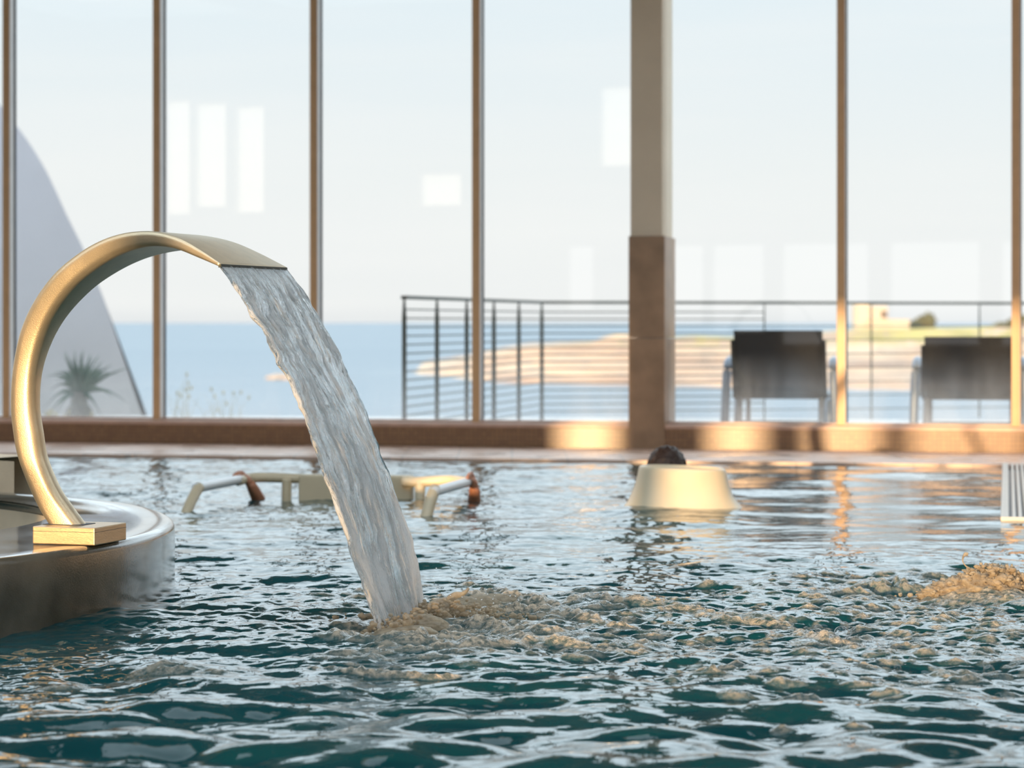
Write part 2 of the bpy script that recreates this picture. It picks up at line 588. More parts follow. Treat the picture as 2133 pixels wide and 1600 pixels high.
WL, WR, CEIL = -13.0, 4.9, 4.5
bm = bmesh.new(); box(bm, WL, WR, 0.0, 0.30, -0.05, 0.130)
tag(WF('wall_front', bm, M['mosaic']), 'low wall of small brown mosaic tiles under the windows', 'wall', kind='structure')
c0, c1 = along(1310, 0.0), along(1385, 0.0)
bm = bmesh.new()
box(bm, WL, c0, -0.008, 0.31, 0.130, 0.155, 0.004); box(bm, c1, WR, -0.008, 0.31, 0.130, 0.155, 0.004)
tag(WF('trim_1', bm, M['coping']), 'pink stone window ledge on the mosaic wall', 'ledge', kind='structure')
bm = bmesh.new(); box(bm, WL, WR, 0.0, 0.35, HEAD, CEIL)
WF('trim_2', bm, M['plaster'])['kind'] = 'structure'

# structural column
colr = empty('column', O2, TH)
tag(colr, 'beige square pillar with brown stone lower half between the windows', 'pillar', kind='structure')
bm = bmesh.new(); box(bm, along(1313, 0.0) , along(1379, 0.0), 0.008, 0.44, 1.255, CEIL)
WF('pillar_shaft', bm, M['plaster'], colr)
bm = bmesh.new()
for z0, z1 in ((-0.02, 0.66), (0.663, 1.255)):
    box(bm, c0, c1, -0.012, 0.45, z0, z1, 0.002)
WF('stone_cladding', bm, M['stone'], colr)

edges_px = [5, 318, 645, 983, None, 1743, 2107]
ms = [along(p, 0.10) for p in edges_px if p]
step = (ms[3] - ms[0]) / 3
posts = [ms[0] - step * k for k in range(10, 0, -1)] + ms[:4] + [None] + ms[4:] + [ms[5] + step * k for k in range(1, 9)]
MW = 0.047
bays = []
lefts = [p for p in posts if p is not None]
lst = [(p, p + MW) for p in lefts] + [(c0, c1 + 0.0)]
lst.sort()
k_ = 0
for i in range(len(lst) - 1):
    x0, x1 = lst[i][1], lst[i + 1][0]
    if lst[i][0] < WL + 0.5 or lst[i + 1][1] > WR - 0.5:
        continue
    k_ += 1
    w = empty('window_%d' % k_, O2, TH)
    vis = ms[0] - 0.1 <= lst[i][0] <= ms[5] + 0.1
    w['kind'] = 'structure'
    pil = abs(lst[i][0] - c0) < 1e-6
    if not pil:
        b2 = bmesh.new(); box(b2, lst[i][0], lst[i][1], 0.10, 0.185, 0.155, HEAD, 0.002)
        f = WF('mullion', b2, M['mullion'], w)
        b2 = bmesh.new(); box(b2, lst[i][1], lst[i][1] + 0.003, 0.101, 0.165, 0.158, HEAD)
        WF('mullion_side_strip', b2, M['alu'], w)  # sky light on the mullion's side, put into colour
        b2 = bmesh.new(); box(b2, lst[i][1], lst[i][1] + 0.010, 0.165, 0.185, 0.168, HEAD)
        WF('gasket', b2, M['gasket'], w)
    b2 = bmesh.new(); box(b2, x0, x1, 0.105, 0.18, 0.155, 0.168, 0.002)
    WF('window_rail', b2, M['coping'], w)
    b2 = bmesh.new(); box(b2, x0 + 0.001, x1 - 0.001, 0.172, 0.178, 0.168, HEAD)
    WF('glass_pane', b2, M['glass'], w)
    if i == len(lst) - 2 or not (lst[i + 1][1] <= WR - 0.5):
        pass

# ------------------------------------------------------------------ room shell
YB = -4.0
XL, XR = -17.0, 9.5


def slab(name, poly, z0, z1, mat, kind='structure'):
    n = len(poly)
    v = [(x, y, z0) for x, y in poly] + [(x, y, z1) for x, y in poly]
    f = [tuple(range(n))[::-1], tuple(range(n, 2 * n))] + [(i, (i + 1) % n, n + (i + 1) % n, n + i) for i in range(n)]
    me = mesh_from(name, v, f)
    o = link(name, me, mat, smooth=False)
    if kind: o['kind'] = kind
    return o


def wy(x, off=0.0):
    return O2.y - 0.205 * x + off


cb = bmesh.new()
SKX = [(-14.0 + 3.0 * k, -14.0 + 3.0 * k + 2.3) for k in range(8)]  # skylight openings added in the unseen ceiling to brighten the room
SKY0, SKY1 = 2.2, 8.6
box(cb, XL, XR, YB - 0.3, SKY0, CEIL, CEIL + 0.25)
xx0 = XL
for a, b_ in SKX:
    box(cb, xx0, a, SKY0, SKY1, CEIL, CEIL + 0.25)
    xx0 = b_
box(cb, xx0, XR, SKY0, SKY1, CEIL, CEIL + 0.25)
vs0 = [(XL, SKY1), (XR, SKY1), (XR, wy(XR, 0.4)), (XL, wy(XL, 0.4))]
q0 = [cb.verts.new((x, y, CEIL)) for x, y in vs0]; q1 = [cb.verts.new((x, y, CEIL + 0.25)) for x, y in vs0]
cb.faces.new(q0[::-1]); cb.faces.new(q1)
for i in range(4): cb.faces.new((q0[i], q0[(i + 1) % 4], q1[(i + 1) % 4], q1[i]))
link('ceiling', bm_mesh('ceiling', cb), M['ceiling'], smooth=False)['kind'] = 'structure'

bm = bmesh.new(); box(bm, WR, 15.0, 0.0, 0.30, -0.05, CEIL + 0.2)
WF('wall_front_solid', bm, M['room_wall'])['kind'] = 'structure'

tag(slab('wall_left', [(XL, YB), (XL + 0.2, YB), (XL + 0.2, wy(XL, 0.3)), (XL, wy(XL, 0.3))], -0.05, CEIL, M['room_wall']))
tag(slab('wall_right', [(XR - 0.2, YB), (XR, YB), (XR, wy(XR, 0.3)), (XR - 0.2, wy(XR, 0.3))], -0.05, CEIL, M['room_wall']))

# back wall with window openings the evening sun comes through
openings = [(-7.05, -6.66, 0.93, 1.82), (-6.11, -5.75, 0.72, 1.82), (-5.51, -5.03, 0.715, 1.82), (-4.90, -4.16, 0.62, 1.82),
            (-3.90, -2.70, 0.46, 1.82), (-2.40, -1.20, 0.46, 1.82), (-0.9, 0.6, 0.46, 1.82), (0.9, 2.4, 0.46, 1.82)]
highs = [(-13.64, -13.21, 2.40, 4.11), (-13.11, -12.58, 2.50, 4.05), (-12.41, -11.93, 2.40, 3.98),
         (-9.35, -8.70, 2.45, 2.90), (-6.55, -5.90, 2.95, 4.05)] + [(0.4 + 1.9 * k, 2.2 + 1.9 * k, 2.0, 4.3) for k in range(4)]  # the last four are big panels added behind the camera for warm fill
allop = openings + highs
xs = sorted(set([XL, XR] + [o[0] for o in allop] + [o[1] for o in allop]))
bm = bmesh.new()
for a, b_ in zip(xs[:-1], xs[1:]):
    mid = (a + b_) / 2
    cuts = sorted((o[2], o[3]) for o in allop if o[0] < mid < o[1])
    z = -0.05
    for z0, z1 in cuts:
        box(bm, a, b_, YB - 0.15, YB, z, z0)
        z = z1
    box(bm, a, b_, YB - 0.15, YB, z, CEIL)
box(bm, -5.52, -5.02, YB - 0.10, YB - 0.05, 0.885, 0.935)
tag(link('wall_back', bm_mesh('wall_back', bm), M['room_wall'], smooth=False), kind='structure')
for i, (a, b_, z0, z1) in enumerate(highs):
    bm = bmesh.new(); box(bm, a + 0.001, b_ - 0.001, YB - 0.09, YB - 0.08, z0 + 0.001, z1 - 0.001)
    tag(link('window_%d' % (40 + i), bm_mesh('w', bm), M['frosted'], smooth=False), kind='structure')  # real high panes together with the added fill panels

# pool: far edge parallel to the window wall, right edge square to it
FE = 13.06


def fe(x):
    return FE - 0.205 * x


def re_x(y):          # right pool edge beyond the overflow grate
    return 1.835 + 0.205 * (y - 9.08)


G0 = (re_x(9.08), 9.08)
G1y = (FE - 0.205 * 1.0)
yy = 12.55
xx = re_x(yy)
for _ in range(30):
    yy = fe(re_x(yy))
Gf = (re_x(yy), yy)
perp = Vector((1, -0.205)).normalized()
gw = 0.62
Gn = (G0[0] + perp.x * 5.0, G0[1] + perp.y * 5.0)
floor_bm = bmesh.new()


def fslab(poly, z0=-0.12, z1=0.014):
    vs0 = [floor_bm.verts.new((x, y, z0)) for x, y in poly]
    vs1 = [floor_bm.verts.new((x, y, z1)) for x, y in poly]
    floor_bm.faces.new(vs0[::-1]); floor_bm.faces.new(vs1)
    n = len(poly)
    for i in range(n):
        floor_bm.faces.new((vs0[i], vs0[(i + 1) % n], vs1[(i + 1) % n], vs1[i]))


PLX = -9.0
fslab([(PLX, fe(PLX)), (Gf[0], Gf[1]), (XR - 0.2, fe(XR)), (XR - 0.2, wy(XR, 0.0)), (XL + 0.2, wy(XL, 0.0)), (XL + 0.2, fe(PLX))])
ga = (G0[0] + perp.x * gw, G0[1] + perp.y * gw); gb = (Gf[0] + perp.x * gw, Gf[1] + perp.y * gw)
fslab([ga, Gn, (XR - 0.2, Gn[1]), (XR - 0.2, fe(XR) ), gb])
fslab([(Gn[0], 1.2), (XR - 0.2, 1.2), (XR - 0.2, Gn[1]), (Gn[0], Gn[1])])
fslab([(XL + 0.2, YB), (XR - 0.2, YB), (XR - 0.2, 1.2), (XL + 0.2, 1.2)])
fslab([(XL + 0.2, 1.2), (PLX, 1.2), (PLX, fe(PLX)), (XL + 0.2, fe(PLX))])
tag(link('floor', bm_mesh('floor', floor_bm), M['deck'], smooth=False), 'wet pinkish stone pool surround below the window wall', 'floor', kind='structure')
tag(slab('pool_floor', [(PLX - .1, 1.1), (8.0, 1.1), (8.0, 12.0), (3.0, 13.2), (PLX - .1, 15.1)], -1.45, -1.35, M['poolfloor']))

# overflow grating on the right edge
gr = empty('overflow_grating', (G0[0], G0[1], 0), TH)
tag(gr, 'white slatted overflow grating along the right pool edge', 'grating')
GL = math.hypot(Gf[0] - G0[0], Gf[1] - G0[1])
bm = bmesh.new(); box(bm, 0, gw, 0, GL, -0.12, -0.01)
link('channel', bm_mesh('c', bm), M['channel'], gr, False)
bm = bmesh.new(); box(bm, 0, 0.030, 0, GL, -0.01, 0.022, 0.003); box(bm, 0.0, gw, -0.03, 0.0, -0.08, 0.022, 0.003); box(bm, gw - 0.03, gw, 0, GL, -0.01, 0.03, 0.003)
link('grating_frame', bm_mesh('f', bm), M['grate'], gr, False)
x = 0.034
ns = 0
while x < gw - 0.05:
    bm = bmesh.new(); box(bm, x + 0.009, x + 0.022, 0.004, GL - 0.004, -0.01, 0.020, 0.002)
    link('grating_slat', bm_mesh('s', bm), M['grate'], gr, False)
    x += 0.0235
    ns += 1

# ------------------------------------------------------------------ wave field
def spectral(n, size, k0, k1, slope, aniso, seed):
    """Periodic random surface with wavenumbers k0..k1 (rad/m), unit rms slope scaled to `slope`."""
    rng = np.random.default_rng(seed)
    kx = np.fft.fftfreq(n, size / n) * 2 * np.pi
    KX, KY = np.meshgrid(kx, kx)
    K = np.hypot(KX * aniso, KY) + 1e-9
    amp = np.where((K > k0) & (K < k1), K ** -2.3, 0) * np.exp(-(k0 / K) ** 2)
    H = amp * (rng.normal(size=K.shape) + 1j * rng.normal(size=K.shape))
    h = np.real(np.fft.ifft2(H))
    Kr = np.hypot(KX, KY) + 1e-9
    dx = np.real(np.fft.ifft2(-1j * KX / Kr * np.fft.fft2(h)))
    dy = np.real(np.fft.ifft2(-1j * KY / Kr * np.fft.fft2(h)))
    gy, gx = np.gradient(h, size / n)
    s = slope / np.sqrt((gx ** 2 + gy ** 2).mean())
    return h * s, dx * s, dy * s


def sample(fields, size, X, Y):
    n = fields[0].shape[0]
    u = (X / size) % 1.0 * n
    v = (Y / size) % 1.0 * n
    i = np.floor(u).astype(int); j = np.floor(v).astype(int)
    fu = u - i; fv = v - j
    i0, j0 = i % n, j % n
    i1, j1 = (i + 1) % n, (j + 1) % n
    return [f[j0, i0] * (1 - fu) * (1 - fv) + f[j0, i1] * fu * (1 - fv) + f[j1, i0] * (1 - fu) * fv + f[j1, i1] * fu * fv for f in fields]


def sm(a, b_, x):
    t = np.clip((x - a) / (b_ - a), 0, 1)
    return t * t * (3 - 2 * t)


def build_water():
    xs = np.concatenate([np.arange(-9, -3.0, 0.06), np.arange(-3.0, 3.0, 0.0065), np.arange(3.0, 7.6, 0.06)])
    ys = [1.2]
    while ys[-1] < 3.1: ys.append(ys[-1] + 0.03)
    while ys[-1] < FE: ys.append(ys[-1] + 0.00115 * ys[-1])
    ys[-1] = FE
    ys = np.array(ys)
    GX, GY = np.meshgrid(xs, ys)
    wfar = (GY / FE) ** 3
    GY = GY - 0.205 * GX * wfar
    X, Y = GX, GY
    # where the surface is rough, choppy or calm
    bx, by = -0.22, 6.05
    dsp = np.hypot((X - bx) / 1.3, (Y - by))
    calm_r = sm(0.5, 1.1, X) * sm(7.4, 8.6, Y)
    near = 1 - sm(4.0, 5.4, Y)
    A1 = 0.78 + 0.50 * near - 0.55 * calm_r
    A1 *= 1 - 0.42 * sm(6.8, 9, Y)
    A2 = 0.34 + 0.62 * np.exp(-(dsp / 1.1) ** 2) + 0.35 * np.exp(-((X + 1.2) / 1.2) ** 2 - ((Y - 10.8) / 1.6) ** 2)
    A2 *= 1 - 0.75 * calm_r
    A2 *= 1 - 0.55 * near
    jet = np.exp(-((X - 1.1) / 0.8) ** 2 - ((Y - 6.1) / 1.0) ** 2)
    A2 = A2 + 0.45 * jet
    f1 = spectral(1024, 6.4, 15.0, 75.0, 0.155, 1.7, 3)
    f2 = spectral(1024, 4.1, 60.0, 260.0, 0.17, 1.1, 5)
    h1, dx1, dy1 = sample(f1, 6.4, X, Y)
    h2, dx2, dy2 = sample(f2, 4.1, X, Y)
    f3 = spectral(512, 9.0, 5.0, 14.0, 0.035, 1.4, 9)
    h3, dx3, dy3 = sample(f3, 9.0, X, Y)
    H = A1 * h1 + A2 * h2 + h3 * 1.0
    DX = 1.15 * (A1 * dx1 + A2 * dx2)
    DY = 1.15 * (A1 * dy1 + A2 * dy2)
    edge = 1 - sm(FE - 0.25, FE, Y + 0.205 * X * 1.0)
    foam = np.zeros_like(X)
    addh = np.zeros_like(X)
    yrow = ys

    def dome(cx, cy, rx, ry, h, f, p=1.0, rot=0.0):
        R = max(rx, ry) * 1.25
        i0 = np.searchsorted(xs, cx - R); i1 = np.searchsorted(xs, cx + R)
        yo = cy
        for _ in range(3):
            yo = cy + 0.205 * cx * (yo / FE) ** 3
        j0 = np.searchsorted(yrow, yo - R - 0.02); j1 = np.searchsorted(yrow, yo + R + 0.02)
        if i1 <= i0 or j1 <= j0: return
        sl_ = (slice(j0, j1), slice(i0, i1))
        ddx = X[sl_] - cx; ddy = Y[sl_] - cy
        c, s = math.cos(rot), math.sin(rot)
        u = (ddx * c + ddy * s) / rx; v = (-ddx * s + ddy * c) / ry
        d2 = u * u + v * v
        g = np.clip(1 - d2, 0, 1) ** p
        addh[sl_] = np.maximum(addh[sl_], h * g)
        foam[sl_] = np.maximum(foam[sl_], f * np.clip((1 - d2) * 1.3, 0, 1))

    # long foamy ridges that run off the cascade (points taken on the water level)
    ridges = [([(905, 1255), (960, 1285), (1060, 1276), (1180, 1286), (1260, 1300), (1325, 1303)], 0.050, 0.030),
              ([(1330, 1275), (1420, 1268), (1500, 1282), (1590, 1290), (1650, 1300)], 0.036, 0.014),
              ([(960, 1305), (1010, 1308), (1060, 1322), (1095, 1336)], 0.042, 0.026),
              ([(800, 1350), (900, 1352), (1010, 1348), (1110, 1338), (1230, 1346), (1330, 1356)], 0.045, 0.018),
              ([(650, 1392), (760, 1404), (900, 1412), (980, 1408)], 0.030, 0.012),
              ([(790, 1322), (860, 1338), (930, 1330), (1000, 1332)], 0.060, 0.030),
              ([(920, 1262), (1010, 1248), (1100, 1256), (1180, 1270)], 0.055, 0.032),
              ([(1180, 1262), (1240, 1256), (1330, 1262), (1400, 1256)], 0.045, 0.020),
              ([(1640, 1300), (1700, 1330), (1760, 1345)], 0.035, 0.020),
              ([(700, 1330), (760, 1322), (810, 1318)], 0.045, 0.014),
              ([(1050, 1300), (1130, 1318), (1190, 1316)], 0.035, 0.018)]
    for pts, r, h in ridges:
        P = catmull([tuple(at(a, b2))[:2] for a, b2 in pts], 30)
        for k, p in enumerate(P):
            w = math.sin(math.pi * (k + 1.5) / (len(P) + 2)) ** 0.5
            j = 1 + 0.25 * mnoise.noise(Vector((p[0] * 9, p[1] * 9, 1.0)))
            dome(p[0], p[1], r * w * j * 1.25, r * w * j * 0.85, h * w * j, 0.95, 1.4)
    rr = random.Random(5)
    # churned patch around the foot of the cascade
    for _ in range(260):
        a = rr.gauss(1010, 200); b2 = rr.gauss(1305, 42)
        if not (660 < a < 1700 and 1215 < b2 < 1430): continue
        p = at(a, b2); r = rr.uniform(0.012, 0.045)
        dome(p.x, p.y, r * rr.uniform(1.1, 2.2), r, r * rr.uniform(0.2, 0.45), rr.uniform(0.2, 0.6), 1.3, rr.uniform(-0.4, 0.4))
    # bubbling whirlpool field on the right
    n = 0
    while n < 900:
        a = rr.uniform(1380, 2250); b2 = 1190 + 330 * rr.random() ** 1.25
        dens = math.exp(-((a - 1900) / 330) ** 2) * math.exp(-max(0, b2 - 1330) / 70.0) + 0.9 * math.exp(-((a - 1790) / 90) ** 2 - ((b2 - 1350) / 38) ** 2)
        if rr.random() > dens: 
            n += 0.34
            continue
        n += 1
        p = at(a, b2); r = 0.009 + 0.022 * rr.random() ** 2.5
        dome(p.x, p.y, r * rr.uniform(1.0, 2.1), r, r * rr.uniform(0.25, 0.6), rr.uniform(0.25, 0.8), 1.0, rr.uniform(-0.3, 0.3))
    for a, b2, r, h, f in [(350, 1395, 0.09, 0.022, 0.45), (440, 1408, 0.05, 0.012, 0.45), (730, 1375, 0.11, 0.016, 0.4), (1850, 1225, 0.13, 0.045, 0.5),
                           (2050, 1250, 0.19, 0.020, 0.8), (2140, 1260, 0.14, 0.020, 0.8), (1770, 1235, 0.10, 0.03, 0.5), (1640, 1430, 0.055, 0.022, 0.6),
                           (1670, 1452, 0.06, 0.022, 0.5), (1480, 1412, 0.055, 0.018, 0.55), (1535, 1455, 0.05, 0.018, 0.5), (1990, 1400, 0.09, 0.022, 0.5),
                           (130, 1425, 0.07, 0.012, 0.3), (420, 1280, 0.03, 0.012, 0.35)]:
        p = at(a, b2)
        dome(p.x, p.y, r, r * 0.7, h, f, 1.5)
    # low level of loose foam between
    cell = sample(spectral(512, 2.3, 60, 300, 0.4, 1.0, 21), 2.3, X, Y)[0]
    cell = cell / cell.std()
    field = np.exp(-((X - 1.05) / 0.62) ** 2 - ((Y - 6.0) / 0.85) ** 2) + 0.8 * np.exp(-((X - 0.15) / 0.6) ** 2 - ((Y - 6.0) / 0.38) ** 2)
    foam = np.maximum(foam, 0.55 * field * sm(0.3, 1.6, cell))
    foam = foam * np.clip(0.85 + 0.38 * cell, 0.15, 1.3)
    addh = addh * np.clip(0.85 + 0.22 * cell, 0.3, 1.3)
    rough = sample(spectral(512, 1.7, 150, 600, 0.35, 1.0, 31), 1.7, X, Y)[0]
    H = (H * edge + addh * 0.85) + rough * np.clip(foam, 0, 1) * 1.2
    # water piles up slightly against the basin and the cascade foot
    shallow = sm(1.15, 1.5, X - 0.205 * (Y - 9.08)) * sm(10.2, 11.4, Y) * 0.7
    XX = X + DX * edge
    YY = Y + DY * edge
    inside = (xs[None, :] > -8.9) & (xs[None, :] < 7.5)
    XX = np.where(inside, XX, X)
    ny, nx = X.shape
    co = np.stack([XX, YY, H], -1).reshape(-1, 3).astype(np.float32)
    idx = np.arange(ny * nx).reshape(ny, nx)
    # drop cells that would run under the grating and deck on the right
    cxx = X[:-1, :-1]; cyy = Y[:-1, :-1]
    keep = ~((cyy > 9.08 - 0.205 * (cxx - 1.835) + 0.0) & (cxx > 1.835 + 0.205 * (cyy - 9.08)))
    q = np.stack([idx[:-1, :-1], idx[:-1, 1:], idx[1:, 1:], idx[1:, :-1]], -1)[keep].reshape(-1, 4)
    me = bpy.data.meshes.new('pool_water')
    me.vertices.add(len(co)); me.vertices.foreach_set('co', co.ravel())
    nf = len(q)
    me.loops.add(nf * 4); me.loops.foreach_set('vertex_index', q.ravel().astype(np.int32))
    me.polygons.add(nf)
    me.polygons.foreach_set('loop_start', np.arange(0, nf * 4, 4, dtype=np.int32))
    me.polygons.foreach_set('loop_total', np.full(nf, 4, dtype=np.int32))
    me.update(calc_edges=True)
    for nm, arr in (('foam', foam), ('shallow', shallow)):
        at_ = me.attributes.new(nm, 'FLOAT', 'POINT')
        at_.data.foreach_set('value', np.clip(arr, 0, 1).astype(np.float32).ravel())
    o = link('pool_water', me, M['water'])
    tag(o, 'choppy teal pool water with tan foam and bubbles', 'water', kind='stuff')


build_water()

# ------------------------------------------------------------------ curved basin on the left
ZT = 0.18
BC = Vector((-2.63, 6.76)); BR = 1.67
HC = Vector((-2.45, 7.0)); HR = 1.12


def basin():
    root = empty('curved_basin', (BC.x, BC.y, 0))
    tag(root, 'round wet concrete basin wall carrying the arched steel water spout', 'pool basin')
    seg = 160
    rim = 0.022
    prof_out = [(0.0, -1.35), (0.0, 0.10)] + [(0.0 - rim * (1 - math.cos(a)), ZT - rim + rim * math.sin(a)) for a in [math.radians(d) for d in range(0, 91, 15)]]
    prof_in = [(rim * (1 - math.cos(a)), ZT - rim + rim * math.sin(a)) for a in [math.radians(d) for d in range(90, -1, -15)]] + [(0.0, -0.3)]
    bm = bmesh.new()
    rings = []
    for d, z in prof_out:
        ring = []
        for k in range(seg):
            th = 2 * math.pi * k / seg
            wob = 0.004 * mnoise.noise(Vector((math.cos(th) * 6, math.sin(th) * 6, z * 5)))
            ring.append(bm.verts.new(((BR + d + wob) * math.cos(th), (BR + d + wob) * math.sin(th), z)))
        rings.append(ring)
    off = HC - BC
    for d, z in prof_in:
        rings.append([bm.verts.new((off.x + (HR + (-0.0) - 0 + (-(0) + 0) + (rim - d - rim)) * math.cos(2 * math.pi * k / seg) + 0.0,
                                    off.y + (HR + (rim - d - rim)) * math.sin(2 * math.pi * k / seg), z)) for k in range(seg)])
    for i in range(len(rings) - 1):
        for k in range(seg):
            bm.faces.new((rings[i][k], rings[i][(k + 1) % seg], rings[i + 1][(k + 1) % seg], rings[i + 1][k]))
    link('basin_wall', bm_mesh('basin_wall', bm), M['basin'], root)
    # sandy inner lining of the basin
    bm = bmesh.new()
    a = [bm.verts.new((off.x + (HR - 0.004) * math.cos(2 * math.pi * k / seg), off.y + (HR - 0.004) * math.sin(2 * math.pi * k / seg), -0.3)) for k in range(seg)]
    b2 = [bm.verts.new((off.x + (HR - 0.004) * math.cos(2 * math.pi * k / seg), off.y + (HR - 0.004) * math.sin(2 * math.pi * k / seg), ZT - 0.03)) for k in range(seg)]
    for k in range(seg):
        bm.faces.new((a[k], b2[k], b2[(k + 1) % seg], a[(k + 1) % seg]))
    bm.faces.new(a)
    o = link('inner_lining', bm_mesh('inner_lining', bm), M['lining'], root)
    # raised tier behind
    bm = bmesh.new()
    n = 60
    inn, out = [], []
    for k in range(n + 1):
        th = math.radians(50 + 130 * k / n)
        inn.append((BR - 0.02) * Vector((math.cos(th), math.sin(th))))
        out.append((BR + 0.30) * Vector((math.cos(th), math.sin(th))))
    for i in range(n):
        vs = []
        for z in (-0.6, 0.285):
            vs.append([bm.verts.new((p.x, p.y, z)) for p in (inn[i], inn[i + 1], out[i + 1], out[i])])
        bm.faces.new(vs[1]); bm.faces.new((vs[0][0], vs[0][1], vs[1][1], vs[1][0])); bm.faces.new((vs[0][2], vs[0][3], vs[1][3], vs[1][2]))
        if i == 0: bm.faces.new((vs[0][3], vs[0][0], vs[1][0], vs[1][3]))
        if i == n - 1: bm.faces.new((vs[0][1], vs[0][2], vs[1][2], vs[1][1]))
    bmesh.ops.remove_doubles(bm, verts=bm.verts[:], dist=1e-5)
    # keep only the stretch left of the photograph's fountain
    for v in [v for v in bm.verts if v.co.x + BC.x > -1.62]:
        pass
    geom = [v for v in bm.verts if v.co.x + BC.x > -1.66]
    bmesh.ops.delete(bm, geom=geom, context='VERTS')
    link('raised_tier', bm_mesh('raised_tier', bm), M['lining'], root, False)


M['lining'] = simple('sand_coloured_basin_lining', (0.74, 0.60, 0.43), 0.6, 0, 0.08, 8, 0.001, 60)
basin()

# ------------------------------------------------------------------ arched spout on its base plate
FC = Vector((-1.122, 6.277)); FN = Vector((0.3007, 0.9537)); FD = Vector((0.9537, -0.3007))
RZ = math.atan2(FD.y, FD.x)
foun = empty('cascade_spout', (FC.x, FC.y, ZT), RZ)
tag(foun, 'large arched metal water spout on a square base plate on the basin rim', 'water spout')
bm = bmesh.new(); box(bm, -0.089, 0.089, -0.089, 0.089, 0.0005, 0.046, 0.003)
bpl = link('base_plate', bm_mesh('base_plate', bm), M['wood_steel'], foun, False)
bm = bmesh.new(); box(bm, -0.0895, 0.0895, -0.0895, 0.0895, 0.0335, 0.0345)
link('plate_seam', bm_mesh('plate_seam', bm), M['gasket'], bpl, False)
ARCH = [(-0.0797, 0.2220, 0.0158, 0.2219, 0.062), (-0.1089, 0.2624, -0.0229, 0.2681, 0.062), (-0.1368, 0.3142, -0.0616, 0.3195, 0.062), (-0.1718, 0.3948, -0.0978, 0.3960, 0.062),
        (-0.1873, 0.4646, -0.1117, 0.4656, 0.062), (-0.1943, 0.5396, -0.1215, 0.5279, 0.062), (-0.1856, 0.6299, -0.1184, 0.6153, 0.068), (-0.1584, 0.7288, -0.0943, 0.6965, 0.085),
        (-0.1097, 0.8096, -0.0543, 0.7686, 0.110), (-0.0434, 0.8785, 0.0088, 0.8363, 0.140), (0.0311, 0.9282, 0.0755, 0.8824, 0.165), (0.1008, 0.9590, 0.1414, 0.9146, 0.195),
        (0.1718, 0.9759, 0.1999, 0.9319, 0.230), (0.2432, 0.9804, 0.2564, 0.9405, 0.270), (0.3006, 0.9754, 0.3085, 0.9394, 0.310), (0.3626, 0.9597, 0.3600, 0.9312, 0.350),
        (0.4255, 0.9312, 0.4242, 0.9099, 0.385), (0.4928, 0.8948, 0.4889, 0.8878, 0.420)]


def arch():
    A = catmull(ARCH, 150)
    secs = []
    for (ox, oz, ix, iz, w) in A:
        o_ = Vector((ox, oz - ZT)); i_ = Vector((ix, iz - ZT))
        t = (o_ - i_).length
        e = (o_ - i_) / t
        c = (o_ + i_) / 2
        r = min(t * 0.34, w * 0.40)
        pts = []
        for cx, cyv, a0 in ((w / 2 - r, t / 2 - r, 0), (-w / 2 + r, t / 2 - r, 90), (-w / 2 + r, -t / 2 + r, 180), (w / 2 - r, -t / 2 + r, 270)):
            for k in range(7):
                a = math.radians(a0 + 15 * k)
                y = cx + r * math.cos(a); h = cyv + r * math.sin(a)
                p = c + e * h
                pts.append((p.x, y, p.y))
        secs.append(pts)
    bm = bmesh.new()
    R = [[bm.verts.new(p) for p in s] for s in secs]
    m = len(R[0])
    for i in range(len(R) - 1):
        for k in range(m):
            bm.faces.new((R[i][k], R[i][(k + 1) % m], R[i + 1][(k + 1) % m], R[i + 1][k]))
    bm.faces.new(R[0][::-1])
    bm.faces.new(R[-1])
    return bm_mesh('spout_arch', bm)


spa = link('spout_arch', arch(), M['steel'], foun)
bm = bmesh.new()
A0 = ARCH[0]
box(bm, -0.088, 0.026, -0.038, 0.038, 0.0455, 0.0475, 0.0008)
link('foot_seal', bm_mesh('foot_seal', bm), M['gasket'], foun, False)
# outlet lip: thin dark slot edge
bm = bmesh.new()
lx, lz = 0.4905, 0.891 - ZT
box(bm, lx - 0.004, lx + 0.004, -0.209, 0.209, lz - 0.006, lz + 0.003, 0.001)
link('outlet_lip', bm_mesh('outlet_lip', bm), M['rail'], spa, False)


